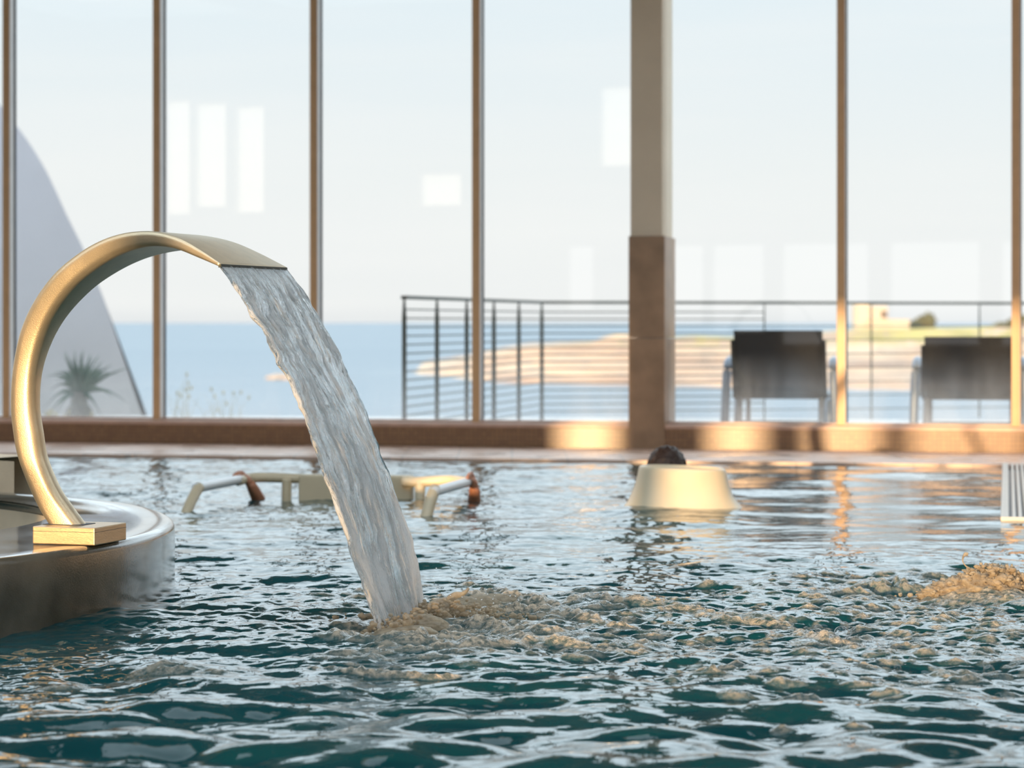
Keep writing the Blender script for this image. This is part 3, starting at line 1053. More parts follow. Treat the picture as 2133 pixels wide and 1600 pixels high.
# ------------------------------------------------------------------ falling sheet of water
def cascade():
    NS, NT_ = 240, 760
    s = np.linspace(0, 1, NS)
    tt = np.linspace(0, 1, NT_)
    S, T = np.meshgrid(s, tt)
    tmax = 0.296
    vx, vz = 1.44, 1.635
    tau = T * tmax
    n1 = spectral(512, 1.0, 25, 170, 1.0, 1.0, 41)[0]; n1 /= n1.std()
    n2 = spectral(512, 1.0, 90, 700, 1.0, 1.0, 43)[0]; n2 /= n2.std()
    n3 = spectral(512, 1.0, 10, 60, 1.0, 1.0, 47)[0]; n3 /= n3.std()
    L = T * 1.05                                     # length along the sheet in metres
    Wd = 0.42 * (1 - 0.10 * T ** 2)
    # ragged side edges
    eN = sample([n1], 1.0, L * 1.3, np.zeros_like(L) + 0.3)[0]
    eM = sample([n2], 1.0, L * 0.9, np.zeros_like(L) + 0.7)[0]
    eN2 = sample([n1], 1.0, L * 1.3, np.zeros_like(L) + 0.8)[0]
    eM2 = sample([n2], 1.0, L * 0.9, np.zeros_like(L) + 0.2)[0]
    g = np.clip(T * 5, 0.1, 1)
    left = -Wd / 2 + g * (0.0045 * eN + 0.0020 * eM)
    right = Wd / 2 + g * (0.0030 * eN2 + 0.0015 * eM2)
    y = left + (right - left) * S
    # streaks elongated along the flow, drifting sideways a little
    us = S * 0.42
    drift = us + 0.012 * sample([n3], 1.0, L * 0.8, us * 1.2)[0]
    a1 = sample([n1], 1.0, drift * 2.3, L * 0.42)[0]
    a2 = sample([n2], 1.0, drift * 1.5 + 0.3, L * 0.30)[0]
    b1 = sample([n1], 1.0, drift * 2.3 + 0.5, L * 0.45 + 0.4)[0]
    b2 = sample([n2], 1.0, drift * 1.6 + 0.1, L * 0.34 + 0.7)[0]
    edge = np.clip(np.minimum(S, 1 - S) / 0.012, 0, 1) ** 0.5
    up = np.clip(T * 8, 0.15, 1)
    thick = (0.0038 + 0.003 * T)
    front = (thick + up * (0.0006 * a1 * (0.6 + T) + 0.0010 * a2)) * edge
    back = (thick + up * (0.0006 * b1 * (0.6 + T) + 0.0010 * b2)) * edge
    front = np.maximum(front, 0.0008 * edge)
    back = np.maximum(back, 0.0008 * edge)
    # centre line of the sheet
    u = 0.4905 + vx * tau
    z = (0.889 - ZT) - vz * tau - 4.9 * tau ** 2
    wave = 0.010 * T * sample([n3], 1.0, us * 1.5, L * 0.5)[0]
    tx = np.full_like(u, vx); tz = -vz - 9.8 * tau
    ln = np.hypot(tx, tz)
    nx, nz = -tz / ln, tx / ln                      # outward normal (away from the spout)
    def surf(off):
        return np.stack([u + nx * off, y, z + nz * off], -1)
    F = surf(wave + front); B = surf(wave - back)
    co = np.concatenate([F.reshape(-1, 3), B.reshape(-1, 3)]).astype(np.float32)
    idx = np.arange(NS * NT_).reshape(NT_, NS)
    q1 = np.stack([idx[:-1, :-1], idx[:-1, 1:], idx[1:, 1:], idx[1:, :-1]], -1).reshape(-1, 4)
    q2 = q1[:, ::-1] + NS * NT_
    n_ = NS * NT_
    def strip(a, b):
        return np.stack([a[:-1], a[1:], b[1:] , b[:-1]], -1)
    q3 = strip(idx[:, 0], idx[:, 0] + n_)
    q4 = strip(idx[:, -1], idx[:, -1] + n_)[:, ::-1]
    q5 = strip(idx[0, :], idx[0, :] + n_)[:, ::-1]
    q6 = strip(idx[-1, :], idx[-1, :] + n_)
    q = np.concatenate([q1, q2, q3, q4, q5, q6]).astype(np.int32)
    me = bpy.data.meshes.new('water_curtain')
    me.vertices.add(len(co)); me.vertices.foreach_set('co', co.ravel())
    nf = len(q)
    me.loops.add(nf * 4); me.loops.foreach_set('vertex_index', q.ravel())
    me.polygons.add(nf)
    me.polygons.foreach_set('loop_start', np.arange(0, nf * 4, 4, dtype=np.int32))
    me.polygons.foreach_set('loop_total', np.full(nf, 4, dtype=np.int32))
    me.update(calc_edges=True)
    st2 = sample([n1], 1.0, drift * 3.1 + 0.2, L * 0.33 + 0.1)[0] * 0.7 + sample([n2], 1.0, drift * 1.2 + 0.6, L * 0.22)[0] * 0.5
    lw_ = 0.45 + 0.40 * T
    aer = np.clip(lw_ * 0.7 + (0.25 + 0.2 * T) * st2, 0.02, 0.92) * np.clip(0.7 + T * 3, 0, 1)
    at_ = me.attributes.new('aer', 'FLOAT', 'POINT')
    at_.data.foreach_set('value', np.concatenate([aer.ravel() * 0.82, aer.ravel()]).astype(np.float32))
    fl = np.stack([drift, L, np.zeros_like(L)], -1).reshape(-1, 3)
    at_ = me.attributes.new('flow', 'FLOAT_VECTOR', 'POINT')
    at_.data.foreach_set('vector', np.concatenate([fl, fl + 0.37]).astype(np.float32).ravel())
    bm = bmesh.new(); bm.from_mesh(me)
    bmesh.ops.recalc_face_normals(bm, faces=bm.faces[:]); bm.to_mesh(me); bm.free()
    o = link('water_curtain', me, M['fall'], None, True, (FC.x, FC.y, ZT), RZ)
    tag(o, 'clear sheet of water pouring from the arched spout into the pool', 'waterfall')


cascade()


# ------------------------------------------------------------------ splashes
def fall_local(u, v, z):
    p = FC + FD * u + FN * v
    return Vector((p.x, p.y, z))


def lump(bm, c, rx, ry, rz, seed, amp=0.25, sub=5, freq=3.0):
    t = bmesh.new()
    bmesh.ops.create_icosphere(t, subdivisions=sub, radius=1.0)
    for v in t.verts:
        d = v.co.normalized()
        n = 0; f = freq; a = 1.0
        for _ in range(4):
            n += a * (mnoise.noise(d * f + Vector((seed, seed * 2, 0))))
            f *= 2.1; a *= 0.55
        r = 1 + amp * n
        v.co = Vector((c[0] + d.x * rx * r, c[1] + d.y * ry * r, c[2] + d.z * rz * r))
    merge(bm, t)


def droplets(bm, rng, centre, spread, n, rmin, rmax, zmax):
    for _ in range(n):
        p = Vector((centre[0] + rng.gauss(0, spread[0]), centre[1] + rng.gauss(0, spread[1]), 0.02 + abs(rng.gauss(0, zmax))))
        r = rmin + (rmax - rmin) * rng.random() ** 3
        t = bmesh.new()
        bmesh.ops.create_icosphere(t, subdivisions=1, radius=r)
        for v in t.verts: v.co += p
        merge(bm, t)


def froth(bm, rng, c, spread, n, h):
    for _ in range(n):
        gx, gy = rng.gauss(0, 1), rng.gauss(0, 1)
        top = h * math.exp(-0.5 * (gx * gx) * 0.8)
        p = (c[0] + gx * spread[0], c[1] + gy * spread[1], top * rng.uniform(0.15, 1.08))
        r_ = 0.0018 + 0.0055 * rng.random() ** 2
        lump(bm, p, r_ * rng.uniform(1, 1.8), r_, r_, rng.random() * 50, 0.3, 2, 1.5)


rg = random.Random(3)
bm = bmesh.new()
for k in range(9):
    c = fall_local(rg.uniform(0.90, 0.96), -0.19 + 0.38 * k / 8, 0.0)
    froth(bm, rg, c, (0.03, 0.02), 60, 0.035)
for a, b2, rx, rz, sd in [(880, 1310, 0.06, 0.062, 1), (860, 1325, 0.06, 0.045, 2), (950, 1265, 0.07, 0.052, 4), (1000, 1262, 0.05, 0.05, 5), (1040, 1256, 0.06, 0.045, 6), (915, 1285, 0.05, 0.07, 7), (820, 1325, 0.045, 0.035, 8)]:
    p = at(a, b2)
    lump(bm, p, rx * 1.15, rx * 0.6, rz * 0.55, sd * 1.7, 0.12, 5, 1.5)
for a, b2, a2, b3 in [(930, 1262, 975, 1222), (912, 1270, 925, 1250), (850, 1305, 842, 1278)]:
    p = at(a, b2, z=0.02); e = Vector((p.x + (a2 - a) / 780, p.y, 0.02 + (b2 - b3) / 790))
    tube(bm, [p.lerp(e, k / 8) + Vector((0, 0, 0.008 * math.sin(k * 0.7))) for k in range(9)], [0.012 * (1 - k / 9) + 0.002 for k in range(9)], 8)
froth(bm, rg, at(930, 1290), (0.12, 0.05), 420, 0.040)
sp = link('splash', bm_mesh('splash', bm), M['foam'])
tag(sp, 'foamy splash where the water curtain hits the pool', 'splash', kind='stuff')
bm = bmesh.new()
droplets(bm, rg, at(900, 1290), (0.13, 0.08), 120, 0.0006, 0.0026, 0.05)
droplets(bm, rg, at(1020, 1262), (0.06, 0.05), 40, 0.0008, 0.0030, 0.04)
d_ = link('spray_droplets', bm_mesh('spray_droplets', bm), M['drop'])
tag(d_, 'tiny clear droplets thrown up around the foot of the water curtain', 'water droplets', kind='stuff')

bm = bmesh.new()
Bp = at(2050, 1240)
for k, (dx, dy, rx, ry, rz) in enumerate([(0, 0, 0.12, 0.08, 0.075), (0.045, 0.02, 0.07, 0.06, 0.088), (-0.075, 0.0, 0.08, 0.06, 0.055), (0.13, 0.0, 0.08, 0.06, 0.045), (-0.02, 0.03, 0.06, 0.05, 0.08),
                                          (0.075, 0.0, 0.03, 0.03, 0.090), (0.02, -0.02, 0.05, 0.04, 0.07), (-0.13, -0.01, 0.05, 0.04, 0.03), (0.20, 0, 0.07, 0.05, 0.035)]):
    lump(bm, (Bp.x + dx, Bp.y + dy, 0.0), rx, ry, rz * 0.82, 5.3 * k + 1, 0.30, 5, 3.4)
froth(bm, rg, (Bp.x + 0.02, Bp.y), (0.085, 0.03), 900, 0.078)
b0 = Bp + Vector((-0.03, 0, 0.06))
cur = [b0 + Vector(v) for v in ((0, 0, 0), (-0.01, 0, 0.012), (-0.022, 0, 0.022), (-0.029, 0, 0.034), (-0.027, 0, 0.046), (-0.021, 0, 0.053), (-0.015, 0, 0.052))]
cur = [Vector(c) for c in catmull([tuple(c) for c in cur], 24)]
tube(bm, cur, [0.0055 - 0.0038 * math.sin(math.pi * min(1, k / 20)) for k in range(25)], 10)
tag(link('splash', bm_mesh('splash', bm), M['foam']), 'sunlit tan froth bursting up at the right of the pool', 'splash', kind='stuff')
bm = bmesh.new()
droplets(bm, rg, (Bp.x, Bp.y), (0.09, 0.05), 60, 0.0006, 0.0022, 0.06)
tag(link('spray_droplets', bm_mesh('spray_droplets', bm), M['drop']), 'tiny clear droplets above the sunlit froth at the right', 'water droplets', kind='stuff')

# large soap-thin bubbles riding on the foam
bub = [(1753, 1337, 0.019), (1740, 1355, 0.017), (1815, 1362, 0.016), (2060, 1415, 0.012), (1945, 1228, 0.010), (1655, 1432, 0.010), (1705, 1325, 0.010), (1680, 1338, 0.008), (1768, 1350, 0.010),
       (1838, 1372, 0.009), (1850, 1378, 0.008), (1900, 1392, 0.008), (1600, 1335, 0.008), (1760, 1318, 0.009), (1560, 1228, 0.007), (1870, 1410, 0.008), (545, 1283, 0.010), (970, 1400, 0.008),
       (1625, 1240, 0.007), (2055, 1402, 0.009)]
bm = bmesh.new()
bmesh.ops.create_uvsphere(bm, u_segments=32, v_segments=16, radius=1.0)
bme = bm_mesh('bubble', bm)
bme.materials.append(M['bubble']); bme.shade_smooth()
first = None
for a, b2, r in bub:
    if first is None:
        o = first = bpy.data.objects.new('bubble', bme)
    else:
        o = first.copy()
    COL.objects.link(o)
    p = at(a, b2)
    o.location = (p.x, p.y, 0.018)
    o.scale = (r, r, r)
    tag(o, 'clear round air bubble floating on the foamy water', 'bubble', 'clear bubbles floating on the pool')


# ------------------------------------------------------------------ conical headrest and the swimmer behind it
def headrest():
    base = at(1421, 1066)
    cx, cyv = base.x * 1.022, base.y + 0.2
    root = empty('conical_headrest', (cx, cyv, 0))
    tag(root, 'cream flared headrest rising from the pool in front of a dark-haired swimmer', 'headrest')
    prof = [(0.26, -0.9), (0.27, -0.06), (0.262, -0.02), (0.243, 0.0), (0.222, 0.025), (0.205, 0.055), (0.192, 0.09), (0.183, 0.125), (0.177, 0.152), (0.1745, 0.160), (0.170, 0.1645), (0.164, 0.166)]
    prof = [(r * 1.0, z) for r, z in prof]
    bm = bmesh.new()
    rings = lathe(bm, prof, 72)
    for r_ in rings:
        for v in r_:
            v.co.y *= 0.82
            v.co.z -= max(0, v.co.z) * 0.0 + (v.co.x * 0.035 if v.co.z > 0.05 else 0)
    link('flared_body', bm_mesh('flared_body', bm), M['cream'], root)
    bm = bmesh.new()
    rings = lathe(bm, [(0.164, 0.166), (0.158, 0.164), (0.150, 0.140), (0.150, 0.02)], 72)
    bm.faces.new(rings[-1])
    for r_ in rings:
        for v in r_:
            v.co.y *= 0.82
            v.co.z -= v.co.x * 0.035 if v.co.z > 0.05 else 0
    link('top_hollow', bm_mesh('top_hollow', bm), M['cream'], root)
    return cx, cyv


hx, hy = headrest()


def hand_chain(verts, edges, rad, wrist_i, palm_dir, up, side, grip):
    """Adds a palm with four curled fingers and a thumb; grip is the axis point list the fingers close around."""
    w = Vector(verts[wrist_i])
    pd, upv, sd = palm_dir.normalized(), up.normalized(), side.normalized()
    palm = w + pd * 0.045
    verts.append(tuple(palm)); rad.append((0.020, 0.014)); pi = len(verts) - 1
    edges.append((wrist_i, pi))
    lens = (0.028, 0.031, 0.029, 0.023)
    for k in range(4):
        off = sd * (0.027 - 0.018 * k)
        p = palm + pd * 0.028 + off
        prev = pi
        ang = 0.25
        for j in range(4):
            verts.append(tuple(p)); rad.append((0.0088 - 0.0008 * j, 0.0088 - 0.0008 * j))
            edges.append((prev, len(verts) - 1)); prev = len(verts) - 1
            p = p + (pd * math.cos(ang) - upv * math.sin(ang)) * lens[k] * (1 - 0.15 * j)
            ang += 0.85
    t = palm - pd * 0.012 + sd * 0.026
    prev = pi
    for j in range(3):
        verts.append(tuple(t)); rad.append((0.0105 - 0.001 * j, 0.0105 - 0.001 * j))
        edges.append((prev, len(verts) - 1)); prev = len(verts) - 1
        t = t + (sd * 0.4 + pd * 0.45 - upv * (0.3 + 0.4 * j)).normalized() * 0.026


def person(name, label, base, face, arms, hair_h=1.0, head_z=0.115):
    """base: (x, y) below the head; face: heading angle; arms: list of (elbow, wrist, palm_dir, up, side) or None for hanging arms."""
    root = empty(name, (base[0], base[1], -1.35))
    tag(root, label, 'person')
    fz = 1.35
    f = Vector((math.cos(face), math.sin(face), 0)); s = Vector((f.y, -f.x, 0))
    V, E, R = [], [], []

    def add(p, r, prev=None):
        V.append(tuple(p)); R.append(r if isinstance(r, tuple) else (r, r))
        if prev is not None: E.append((prev, len(V) - 1))
        return len(V) - 1
    hz = head_z + fz
    pel = add((0, 0, hz - 0.70), (0.155, 0.115))
    wst = add((0, 0, hz - 0.52), (0.135, 0.10), pel)
    chest = add((0, 0, hz - 0.32), (0.16, 0.11), wst)
    neck0 = add((0, 0, hz - 0.19), (0.07, 0.065), chest)
    neck1 = add(f * 0.005 + Vector((0, 0, hz - 0.11)), (0.056, 0.058), neck0)
    h0 = add(f * 0.012 + Vector((0, 0, hz - 0.035)), (0.070, 0.082), neck1)
    h1 = add(f * 0.002 + Vector((0, 0, hz + 0.035)), (0.074, 0.090), h0)
    h2 = add(-f * 0.004 + Vector((0, 0, hz + 0.085)), (0.052, 0.065), h1)
    for sg, arm in ((-1, arms[0]), (1, arms[1])):
        sh = add(s * sg * 0.165 + Vector((0, 0, hz - 0.235)), 0.058, chest)
        if arm is None:
            e1 = add(s * sg * 0.21 + f * 0.02 + Vector((0, 0, hz - 0.50)), 0.040, sh)
            w1 = add(s * sg * 0.22 + f * 0.13 + Vector((0, 0, hz - 0.70)), 0.026, e1)
            hand_chain(V, E, R, w1, f * 0.7 - Vector((0, 0, 0.7)), s * -sg, f, None)
        else:
            el, wr, pd, up, sd = arm
            bb = Vector((base[0], base[1], -1.35))
            e1 = add(Vector(el) - bb, 0.040, sh)
            w1 = add(Vector(wr) - bb, 0.026, e1)
            hand_chain(V, E, R, w1, Vector(pd), Vector(up), Vector(sd), None)
        hp = add(s * sg * 0.085 + Vector((0, 0, hz - 0.80)), 0.085, pel)
        kn = add(s * sg * 0.10 + f * 0.05 + Vector((0, 0, 0.42)), 0.055, hp)
        an = add(s * sg * 0.10 - f * 0.02 + Vector((0, 0, 0.08)), 0.036, kn)
        add(s * sg * 0.11 + f * 0.14 + Vector((0, 0, 0.030)), (0.036, 0.024), an)
    body = skin_mesh('body', V, E, R, 2)
    # shape the face: nose, eye sockets, chin; ears
    for v in body.vertices:
        q = v.co - Vector((0, 0, hz))
        if -0.12 < q.z < 0.1:
            fx, sx = q.dot(f), q.dot(s)
            if fx > 0.04:
                v.co += f * (0.020 * math.exp(-(sx / 0.012) ** 2 - ((q.z + 0.02) / 0.022) ** 2) - 0.008 * math.exp(-((abs(sx) - 0.032) / 0.014) ** 2 - ((q.z - 0.005) / 0.012) ** 2)
                             + 0.006 * math.exp(-(sx / 0.02) ** 2 - ((q.z + 0.068) / 0.01) ** 2) + 0.012 * math.exp(-(sx / 0.025) ** 2 - ((q.z + 0.095) / 0.015) ** 2))
            if abs(sx) > 0.05:
                v.co += s * math.copysign(0.014 * math.exp(-((fx + 0.005) / 0.016) ** 2 - ((q.z + 0.015) / 0.024) ** 2), sx)
    link('body', body, M['skin'], root)
    # swimsuit trunk
    bm = bmesh.new()
    tube(bm, [(0, 0, hz - 0.86), (0, 0, hz - 0.80), (0, 0, hz - 0.70), (0, 0, hz - 0.62)], [0.16, 0.175, 0.175, 0.16], 28)
    link('swimwear', bm_mesh('swimwear', bm), M['swim'], root)
    # hair cap with uneven strands
    bm = bmesh.new()
    bmesh.ops.create_icosphere(bm, subdivisions=5, radius=1.0)
    kill = []
    for v in bm.verts:
        d = v.co.copy()
        fx = d.y
        n = mnoise.noise(Vector((d.x * 6, d.y * 6, d.z * 3))) * 0.07 + mnoise.noise(Vector((d.x * 26, d.y * 26, d.z * 6))) * 0.045
        r = 1.0 + n * hair_h
        loc = s * (d.x * 0.086 * r) + f * (d.y * 0.104 * r - 0.008) + Vector((0, 0, hz + 0.022 + d.z * (0.100 if d.z > 0 else 0.12) * r))
        v.co = loc
        if (d.y > 0.45 and d.z < 0.35) or d.z < -0.9:
            kill.append(v)
    bmesh.ops.delete(bm, geom=kill, context='VERTS')
    link('hair', bm_mesh('hair', bm), M['hair'], root)
    for sg in (-1, 1):
        bm = bmesh.new()
        bmesh.ops.create_uvsphere(bm, u_segments=16, v_segments=10, radius=0.0115)
        bmesh.ops.translate(bm, verts=bm.verts[:], vec=s * sg * 0.032 + f * 0.073 + Vector((0, 0, hz + 0.005)))
        link('eye', bm_mesh('eye', bm), M['eye'], root)
    return root


M['eye'] = simple('eye_white', (0.7, 0.68, 0.65), 0.2)
hd = at(1389, 950, Y=10.20)
person('person', 'swimmer with short dark brown hair resting behind the cream conical headrest, only the crown showing', (hd.x, hd.y), math.radians(78), [None, None], head_z=0.108)


# ------------------------------------------------------------------ grip frame (jet bench rails) and the swimmer holding it
def frame():
    root = empty('grip_rail_frame', (-0.66, 9.95, 0), math.atan(-0.165))
    tag(root, 'beige submerged bench frame with white grip tubes and a square headrest panel', 'bench frame')
    inv = (Matrix.Translation(Vector((-0.66, 9.95, 0))) @ Matrix.Rotation(math.atan(-0.165), 4, 'Z')).inverted()

    def part(name, pts, rad, mat, flat=1.0, n=16):
        bm = bmesh.new()
        P = [Vector(c) for c in catmull([tuple(inv @ Vector(p)) for p in pts], n)]
        tube(bm, P, rad, 20, flat)
        for e in ([0, -1]):
            pass
        return link(name, bm_mesh(name, bm), mat, root)
    # side grip tubes
    part('grip_tube', [(-1.262, 9.66, 0.088), (-1.146, 10.16, 0.090)], 0.0195, M['white_tube'])
    part('grip_tube', [(-0.305, 9.50, 0.086), (-0.186, 10.02, 0.088)], 0.0195, M['white_tube'])
    # front legs
    part('leg', [(-1.30, 9.50, -0.08), (-1.285, 9.54, 0.0), (-1.266, 9.63, 0.062), (-1.252, 9.68, 0.092)], 0.0215, M['beige'])
    part('leg', [(-0.352, 9.40, -0.08), (-0.333, 9.46, 0.0), (-0.316, 9.50, 0.062), (-0.302, 9.54, 0.094)], 0.0235, M['beige'])
    # rear cross rails, rounded at the outer corners
    part('cross_rail', [(-1.150, 10.14, 0.085), (-1.118, 10.24, 0.090), (-1.05, 10.27, 0.092), (-0.88, 10.27, 0.086)], 0.021, M['beige'], 1.0)
    part('cross_rail', [(-0.46, 10.16, 0.080), (-0.38, 10.14, 0.082), (-0.26, 10.11, 0.090), (-0.190, 10.01, 0.088)], 0.022, M['cream'], 1.0)  # paler than the left rail: its sunlight is put into the colour
    part('leg', [(-0.955, 10.26, 0.088), (-0.957, 10.26, 0.0), (-0.957, 10.26, -0.1)], 0.021, M['beige'])
    part('leg', [(-0.385, 10.14, 0.082), (-0.386, 10.14, 0.0), (-0.386, 10.14, -0.1)], 0.022, M['cream'])  # same paler plastic, standing in for sun on this side
    # panel
    bm = bmesh.new()
    c = inv @ Vector((-0.66, 10.23, 0))
    box(bm, c.x - 0.245, c.x + 0.245, c.y - 0.03, c.y + 0.04, -0.25, 0.106, 0.010)
    link('headrest_panel', bm_mesh('headrest_panel', bm), M['beige'], root, False)


frame()
# both hands close over the rear corners of the grip tubes
armL = ((-1.05, 10.42, -0.10), (-1.10, 10.235, 0.055), (-0.55, -0.60, 0.75), (0.3, 0.6, 0.7), (0.25, 0.95, 0.1))
armR = ((-0.17, 10.26, -0.12), (-0.155, 10.085, 0.045), (-0.2, -0.55, 0.85), (0.1, 0.6, 0.7), (0.25, 0.95, 0.1))
person('person', 'swimmer behind the water curtain holding both ends of the grip tubes', (-0.66, 10.52), math.radians(79), [armL, armR], head_z=0.075)


# ------------------------------------------------------------------ terrace, chairs, railing
def wl(x, y):
    """wall frame -> world"""
    return Vector((O2.x + x * ct - y * st_, O2.y + x * st_ + y * ct))


pts = [wl(WL, 0.3), wl(WR, 0.3), wl(WR, 7.4), wl(-0.3, 7.4), wl(-5, 6.9), wl(WL, 6.5)]
tag(slab('terrace_floor', [tuple(p) for p in pts], -0.35, -0.10, M['terrace']), 'pale paved terrace outside the windows', 'terrace', kind='structure')


def chair(px, topy, Y, label):
    """Reclining mesh chair seen from behind; its own frame: y away from the windows."""
    p = at(px, 700, Y=Y)
    root = empty('lounge_chair', (p.x, p.y, -0.10), TH)
    tag(root, label, 'chair', 'mesh lounge chairs on the terrace')
    H = EYE + (672 - topy) / FPX * Y + 0.10
    w = 0.285
    t = bmesh.new()
    # sling back, slightly leaning towards the window and curved
    rows = 14
    def backp(k):
        a = k / rows
        return (-0.16 * a - 0.02 * math.sin(math.pi * a), 0.36 + (H - 0.36) * a)
    for off in (0.0,):
        grid = []
        for k in range(rows + 1):
            y, z = backp(k)
            ww = w * (0.985 + 0.02 * k / rows)
            grid.append([(sx * ww, y + 0.012 * (1 - sx * sx), z) for sx in [-1 + 2 * j / 10 for j in range(11)]])
    fr = [[t.verts.new(c) for c in r] for r in grid]
    bk = [[t.verts.new((c[0], c[1] + 0.012, c[2])) for c in r] for r in grid]
    for i in range(rows):
        for j in range(10):
            t.faces.new((fr[i][j], fr[i][j + 1], fr[i + 1][j + 1], fr[i + 1][j]))
            t.faces.new((bk[i][j], bk[i + 1][j], bk[i + 1][j + 1], bk[i][j + 1]))
    for i in range(rows):
        t.faces.new((fr[i][0], fr[i + 1][0], bk[i + 1][0], bk[i][0])); t.faces.new((fr[i][10], bk[i][10], bk[i + 1][10], fr[i + 1][10]))
    for j in range(10):
        t.faces.new((fr[0][j], bk[0][j], bk[0][j + 1], fr[0][j + 1])); t.faces.new((fr[rows][j], fr[rows][j + 1], bk[rows][j + 1], bk[rows][j]))
    link('backrest', bm_mesh('backrest', t), M['sling'], root)
    t = bmesh.new(); box(t, -w, w, 0.0, 0.62, 0.352, 0.368, 0.006)
    link('seat', bm_mesh('seat', t), M['sling'], root, False)
    t = bmesh.new(); box(t, -w, w, 0.62, 1.05, 0.34, 0.356, 0.006)
    link('footrest', bm_mesh('footrest', t), M['sling'], root, False)
    for sx in (-1, 1):
        t = bmesh.new()
        tube(t, [Vector(c) for c in catmull([(sx * (w + 0.010), backp(k)[0], backp(k)[1]) for k in (0, 4, 8, 12)], 16)], 0.013, 12)
        link('back_frame', bm_mesh('back_frame', t), M['sling'], root)
        t = bmesh.new()
        tube(t, [Vector(c) for c in catmull([(sx * (w + 0.075), -0.06, 0.0), (sx * (w + 0.070), -0.03, 0.30), (sx * (w + 0.06), 0.0, 0.54), (sx * (w + 0.055), 0.10, 0.60), (sx * (w + 0.055), 0.40, 0.585), (sx * (w + 0.055), 0.56, 0.53), (sx * (w + 0.055), 0.60, 0.36)], 40)], 0.029, 14, 1.0)
        link('armrest', bm_mesh('armrest', t), M['chair_metal'], root)
        t = bmesh.new()
        tube(t, [(sx * (w - 0.01), 0.02, 0.36), (sx * (w - 0.01), 0.0, 0.18), (sx * (w - 0.01), -0.03, 0.0)], 0.028, 12)
        link('leg', bm_mesh('leg', t), M['chair_metal'], root)
        t = bmesh.new()
        tube(t, [(sx * (w - 0.01), 0.62, 0.35), (sx * (w - 0.01), 0.66, 0.0)], 0.017, 12)
        link('leg', bm_mesh('leg', t), M['chair_metal'], root)
        t = bmesh.new()
        tube(t, [(sx * (w - 0.005), 0.0, 0.345), (sx * (w - 0.005), 1.05, 0.335)], 0.014, 12)
        link('seat_rail', bm_mesh('seat_rail', t), M['chair_metal'], root)
    t = bmesh.new(); tube(t, [(-w, 0.0, 0.20), (w, 0.0, 0.20)], 0.012, 12)
    link('crossbar', bm_mesh('crossbar', t), M['chair_metal'], root)


chair(1625, 688, 15.75, 'dark mesh lounge chair on the terrace, directly right of the pillar')
chair(2021, 701, 15.55, 'dark mesh lounge chair on the terrace, farther from the pillar near the window frame')


def railing():
    root = empty('terrace_railing', (-0.73, 16.5, -0.1))
    tag(root, 'dark metal terrace railing with horizontal bars between flat posts', 'railing')
    org = Vector((-0.73, 16.5, -0.1))
    A = Vector((-0.735, 16.5)); B = Vector((0.254, 20.6)); C = Vector((2.26, 21.45)); C = at(1592, 700, Y=21.0).xy; D = at(2500, 700, Y=22.2).xy
    ztop = 0.93

    def bar(p, q, z0, z1, half, name, mat=M['rail'], par=root):
        d = (q - p).normalized(); n = Vector((-d.y, d.x)) * half
        bm = bmesh.new()
        c = [p - n, q - n, q + n, p + n]
        v0 = [bm.verts.new((k.x - org.x, k.y - org.y, z0 - org.z)) for k in c]
        v1 = [bm.verts.new((k.x - org.x, k.y - org.y, z1 - org.z)) for k in c]
        bm.faces.new(v0[::-1]); bm.faces.new(v1)
        for i in range(4): bm.faces.new((v0[i], v0[(i + 1) % 4], v1[(i + 1) % 4], v1[i]))
        return link(name, bm_mesh(name, bm), mat, par, False)
    for p, q in ((A, B), (B, C), (C, D)):
        bar(p, q, ztop - 0.020, ztop + 0.004, 0.024, 'top_rail')
    bars = [0.84 - 0.0605 * k for k in range(15)]
    for z in bars:
        bar(A, B, z - 0.005, z + 0.005, 0.005, 'bar')
        bar(B, C, z - 0.005, z + 0.005, 0.005, 'bar')
    for z in bars[2::2]:
        bar(C, D, z - 0.004, z + 0.004, 0.004, 'bar')

    def post(p, d, w=0.030, th=0.006):
        """flat blade with a pointed head, broad across the railing"""
        n = Vector((-d.y, d.x))
        bm = bmesh.new()
        prof = [(-w / 2, 0.0), (w / 2, 0.0), (w / 2, ztop - 0.10 + 0.1 - 0.045), (w / 5, ztop + 0.1 - 0.018), (-w / 5, ztop + 0.1 - 0.018), (-w / 2, ztop - 0.10 + 0.1 - 0.045)]
        v0 = [bm.verts.new((p.x - org.x + n.x * a - d.x * th, p.y - org.y + n.y * a - d.y * th, z)) for a, z in prof]
        v1 = [bm.verts.new((p.x - org.x + n.x * a + d.x * th, p.y - org.y + n.y * a + d.y * th, z)) for a, z in prof]
        bm.faces.new(v0[::-1]); bm.faces.new(v1)
        for i in range(6): bm.faces.new((v0[i], v0[(i + 1) % 6], v1[(i + 1) % 6], v1[i]))
        link('post', bm_mesh('post', bm), M['rail'], root, False)
    d = (B - A).normalized()
    for k in range(6):
        p = A.lerp(B, k / 5.0)
        post(p, d)
    d2 = (D - C).normalized()
    post(C, d2, 0.018, 0.004)
    for px in (1815, 2040, 2290):
        q = (px - 1066.5) / FPX
        # intersection of the sight line with C..D
        t = (C.x - q * C.y) / (q * (D.y - C.y) - (D.x - C.x))
        post(C.lerp(D, t), d2, 0.018, 0.004)


railing()

# ------------------------------------------------------------------ garden on the left outside
gz = -0.10


